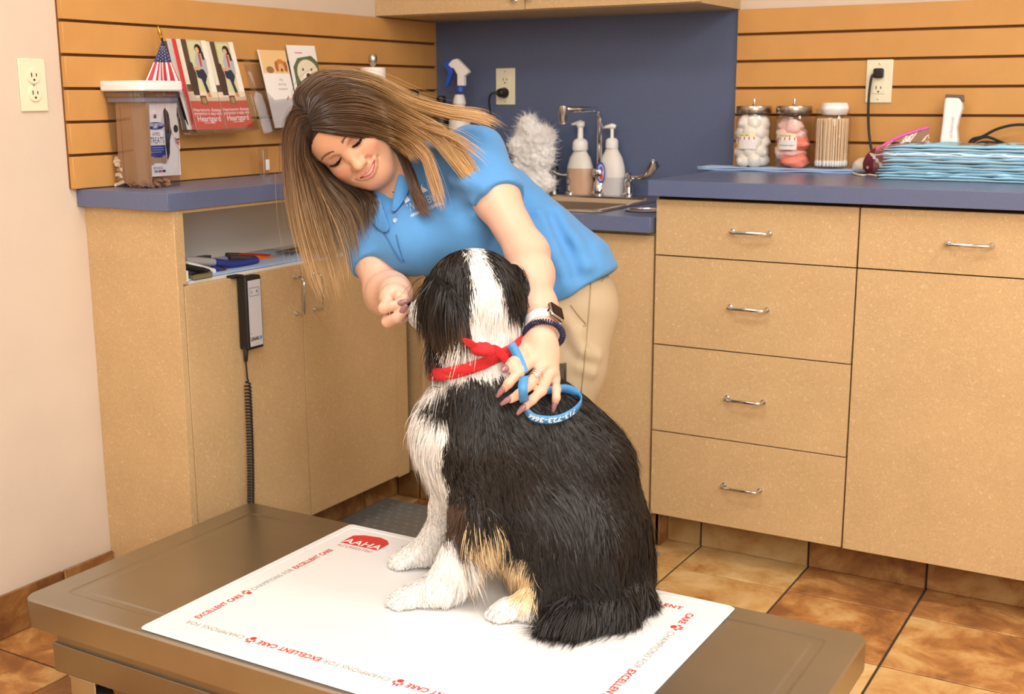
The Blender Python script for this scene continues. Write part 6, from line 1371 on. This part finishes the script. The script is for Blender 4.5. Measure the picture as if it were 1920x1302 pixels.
# ------------------------------------------------------------------ neckerchief, leash, cotton
REDC = mat('red_bandana_cloth', (200, 40, 46), .8, bump=.3, bscale=300, var=.06, scale=50)
def dsurf(x, y, off, dflt=2.2, w0=1.9):
    p = cast(dog, x, y, w0, 2.5); w_ = dflt if p is None else float((p-CAM).dot(FH)); return D(x, y, min(w_, dflt)-off)
nc = D(903, 664, 2.205); P = []
for t in np.linspace(0, 2*math.pi, 65):
    dr = RHn*math.cos(t)+FHn*math.sin(t); tilt = .032*math.cos(t); row = []
    for hz in (.011, .005, -.001, -.007, -.012):
        o_ = np.array(nc)+Zn*(tilt+hz); rr = np.linspace(.03, .16, 66); d_ = dog(o_+rr[:, None]*dr); i = int(np.argmax(d_ > 0)); ex = .011-.007*math.cos(t)+.002*math.sin(t*9+hz*300)+(.003 if abs(hz) < .006 else 0)
        row.append(Vector(o_+dr*(rr[i]+ex)))
    P.append(row)
MB().grid(P).build('neckerchief', REDC, dg, smooth=True, solid=.004, label='red cotton neckerchief knotted at the nape')
kn = dsurf(906, 656, .036); me = blobmesh(.017, 3, .2, 3, 3)
ko = link('knot', me, REDC, dg, True, off=kn); ko.scale = (1.3, .8, .8)
for rows in ([[(902, 650), (905, 662)], [(892, 641), (896, 660)], [(878, 634), (884, 654)], [(862, 632), (872, 650)]], [[(910, 650), (908, 664)], [(925, 643), (924, 661)], [(942, 652), (936, 672)], [(953, 666), (944, 684)], [(958, 682), (953, 690)]]):
    MB().grid([[dsurf(x, y, .036-.003*i*j) for j, (x, y) in enumerate(r)] for i, r in enumerate(rows)]).build('knot_tail', REDC, dg, smooth=True, solid=.0025, sub=2)
mb = MB()
for i in range(26):
    k = 32+(i*5) % 15; p = P[k][1+i % 3]; n_ = (p-nc); n_.z = 0; n_.normalize(); fr = Frame(p+n_*.0042, n_.cross(Vector((0, 0, 1))), (0, 0, 1)); poly(mb, fr, oval((i % 4)*.003, 0, .0015, .0015, 7), .0002, (214, 170, 90))
mb.build('dot_print', PRINT, dg)
STRAP = mat('blue_nylon_strap', (76, 148, 208), .5, bump=.5, bscale=400); t = thing('leash', D(1040, 770, 2.1), 'light blue nylon leash looped under the hand on the dog', 'leash')
def strap(pts, wd, up, name, n=40):
    C_ = curve(pts, n); Pr = []
    for i, c in enumerate(C_):
        tg = (C_[min(i+1, n)]-C_[max(i-1, 0)]).normalized(); u_ = up(i/n) if callable(up) else Vector(up); u_ = (u_-tg*u_.dot(tg)).normalized(); Pr.append((c, u_, tg))
    MB().grid([[c-u_*wd/2, c+u_*wd/2] for c, u_, tg in Pr]).build(name, STRAP, t, smooth=True, solid=.0018); return Pr
upv = Vector((0, 0, .9))-FH*.25
lp = [dsurf(982, 752, .030), dsurf(986, 768, .030), dsurf(1003, 784, .030), dsurf(1040, 787, .032), dsurf(1072, 774, .034), dsurf(1090, 754, .030), dsurf(1083, 739, .028), dsurf(1062, 729, .030), dsurf(1036, 731, .034), dsurf(1012, 734, .036)]
LPr = strap(lp, .0155, upv, 'hand_loop', 70)
strap([dsurf(983, 706, .072), dsurf(980, 722, .080), dsurf(981, 738, .072), dsurf(983, 754, .044)], .0165, RH*.95+Vector((0, 0, .25)), 'wrapped_strap', 16)
strap([dsurf(958, 646, .030), dsurf(967, 660, .045), dsurf(976, 680, .060), dsurf(983, 700, .062)], .016, RH*.9+Vector((0, 0, .4)), 'lead_strap', 16)
mb = MB(); vs, fs = text_mesh('713-723-3666', .0135, .0003, 'LEFT', .95); mxu = max(a for a, b in vs)
def onstrap(a, b):   # reads from the far end of the loop back, upside down to the viewer
    i = 33-a/mxu*21; k = int(i); f_ = i-k; c = LPr[k][0].lerp(LPr[k+1][0], f_); u_ = LPr[k][1]; tg = LPr[k][2]; n_ = tg.cross(u_); n_ = n_ if n_.dot(FH) < 0 else -n_; return c-u_*b+n_*.0014
mb.add([onstrap(a, b) for a, b in vs], fs, (232, 240, 248)); mb.build('phone_print', PRINT, t)
# cotton wool pile
cw = Sdf(); R = np.random.default_rng(4); cc = np.array(pY(996, 262, -.12))
for i in range(22):
    a = R.normal(size=3)*np.array([.026, .016, .026]); cw.ell(cc+a, tuple(R.uniform(.016, .028, 3)), None, .03)
for i in range(12): cw.ell(np.array(pY(955+R.random()*70, 295+R.random()*70, -.12)), tuple(R.uniform(.022, .03, 3)), None, .03)
cw.plane((0, 0, .9192), (0, 0, -1), .004); lo, hi = bounds(cw); p_, q_ = largest(*cw.mesh(.004, lo, hi, 1)); g_ = cw.grad(p_)
from mathutils import noise as mnoise
p_ = p_+g_*np.array([mnoise.fractal(Vector(p)*70, 0.9, 2.1, 4) for p in p_])[:, None]*.007
COTW = mat('cotton_wool', (240, 238, 234), .95, sheen=.6, bump=.6, bscale=120)
pile = np_mesh('cotton_wool', p_, q_, COTW, None); tag(pile, 'fluffy white cotton wool pile beside the tap, behind the shoulder', 'cotton wool')
P_ = sample(p_, q_, 5000, R); N2 = cw.grad(P_); d_ = N2*.6+R.normal(size=P_.shape)*.8; S = np.stack([P_+d_*(.012*k/4)+np.sin(k*1.1+P_[:, :1]*400)*.0012*k/4 for k in range(5)], 1)
ribbons('fibres', S, np.full(len(S), .0007), np.full(S.shape, .85), mat('cotton_fibre', (255, 255, 255), .9, attr='Col'), pile, None, R)
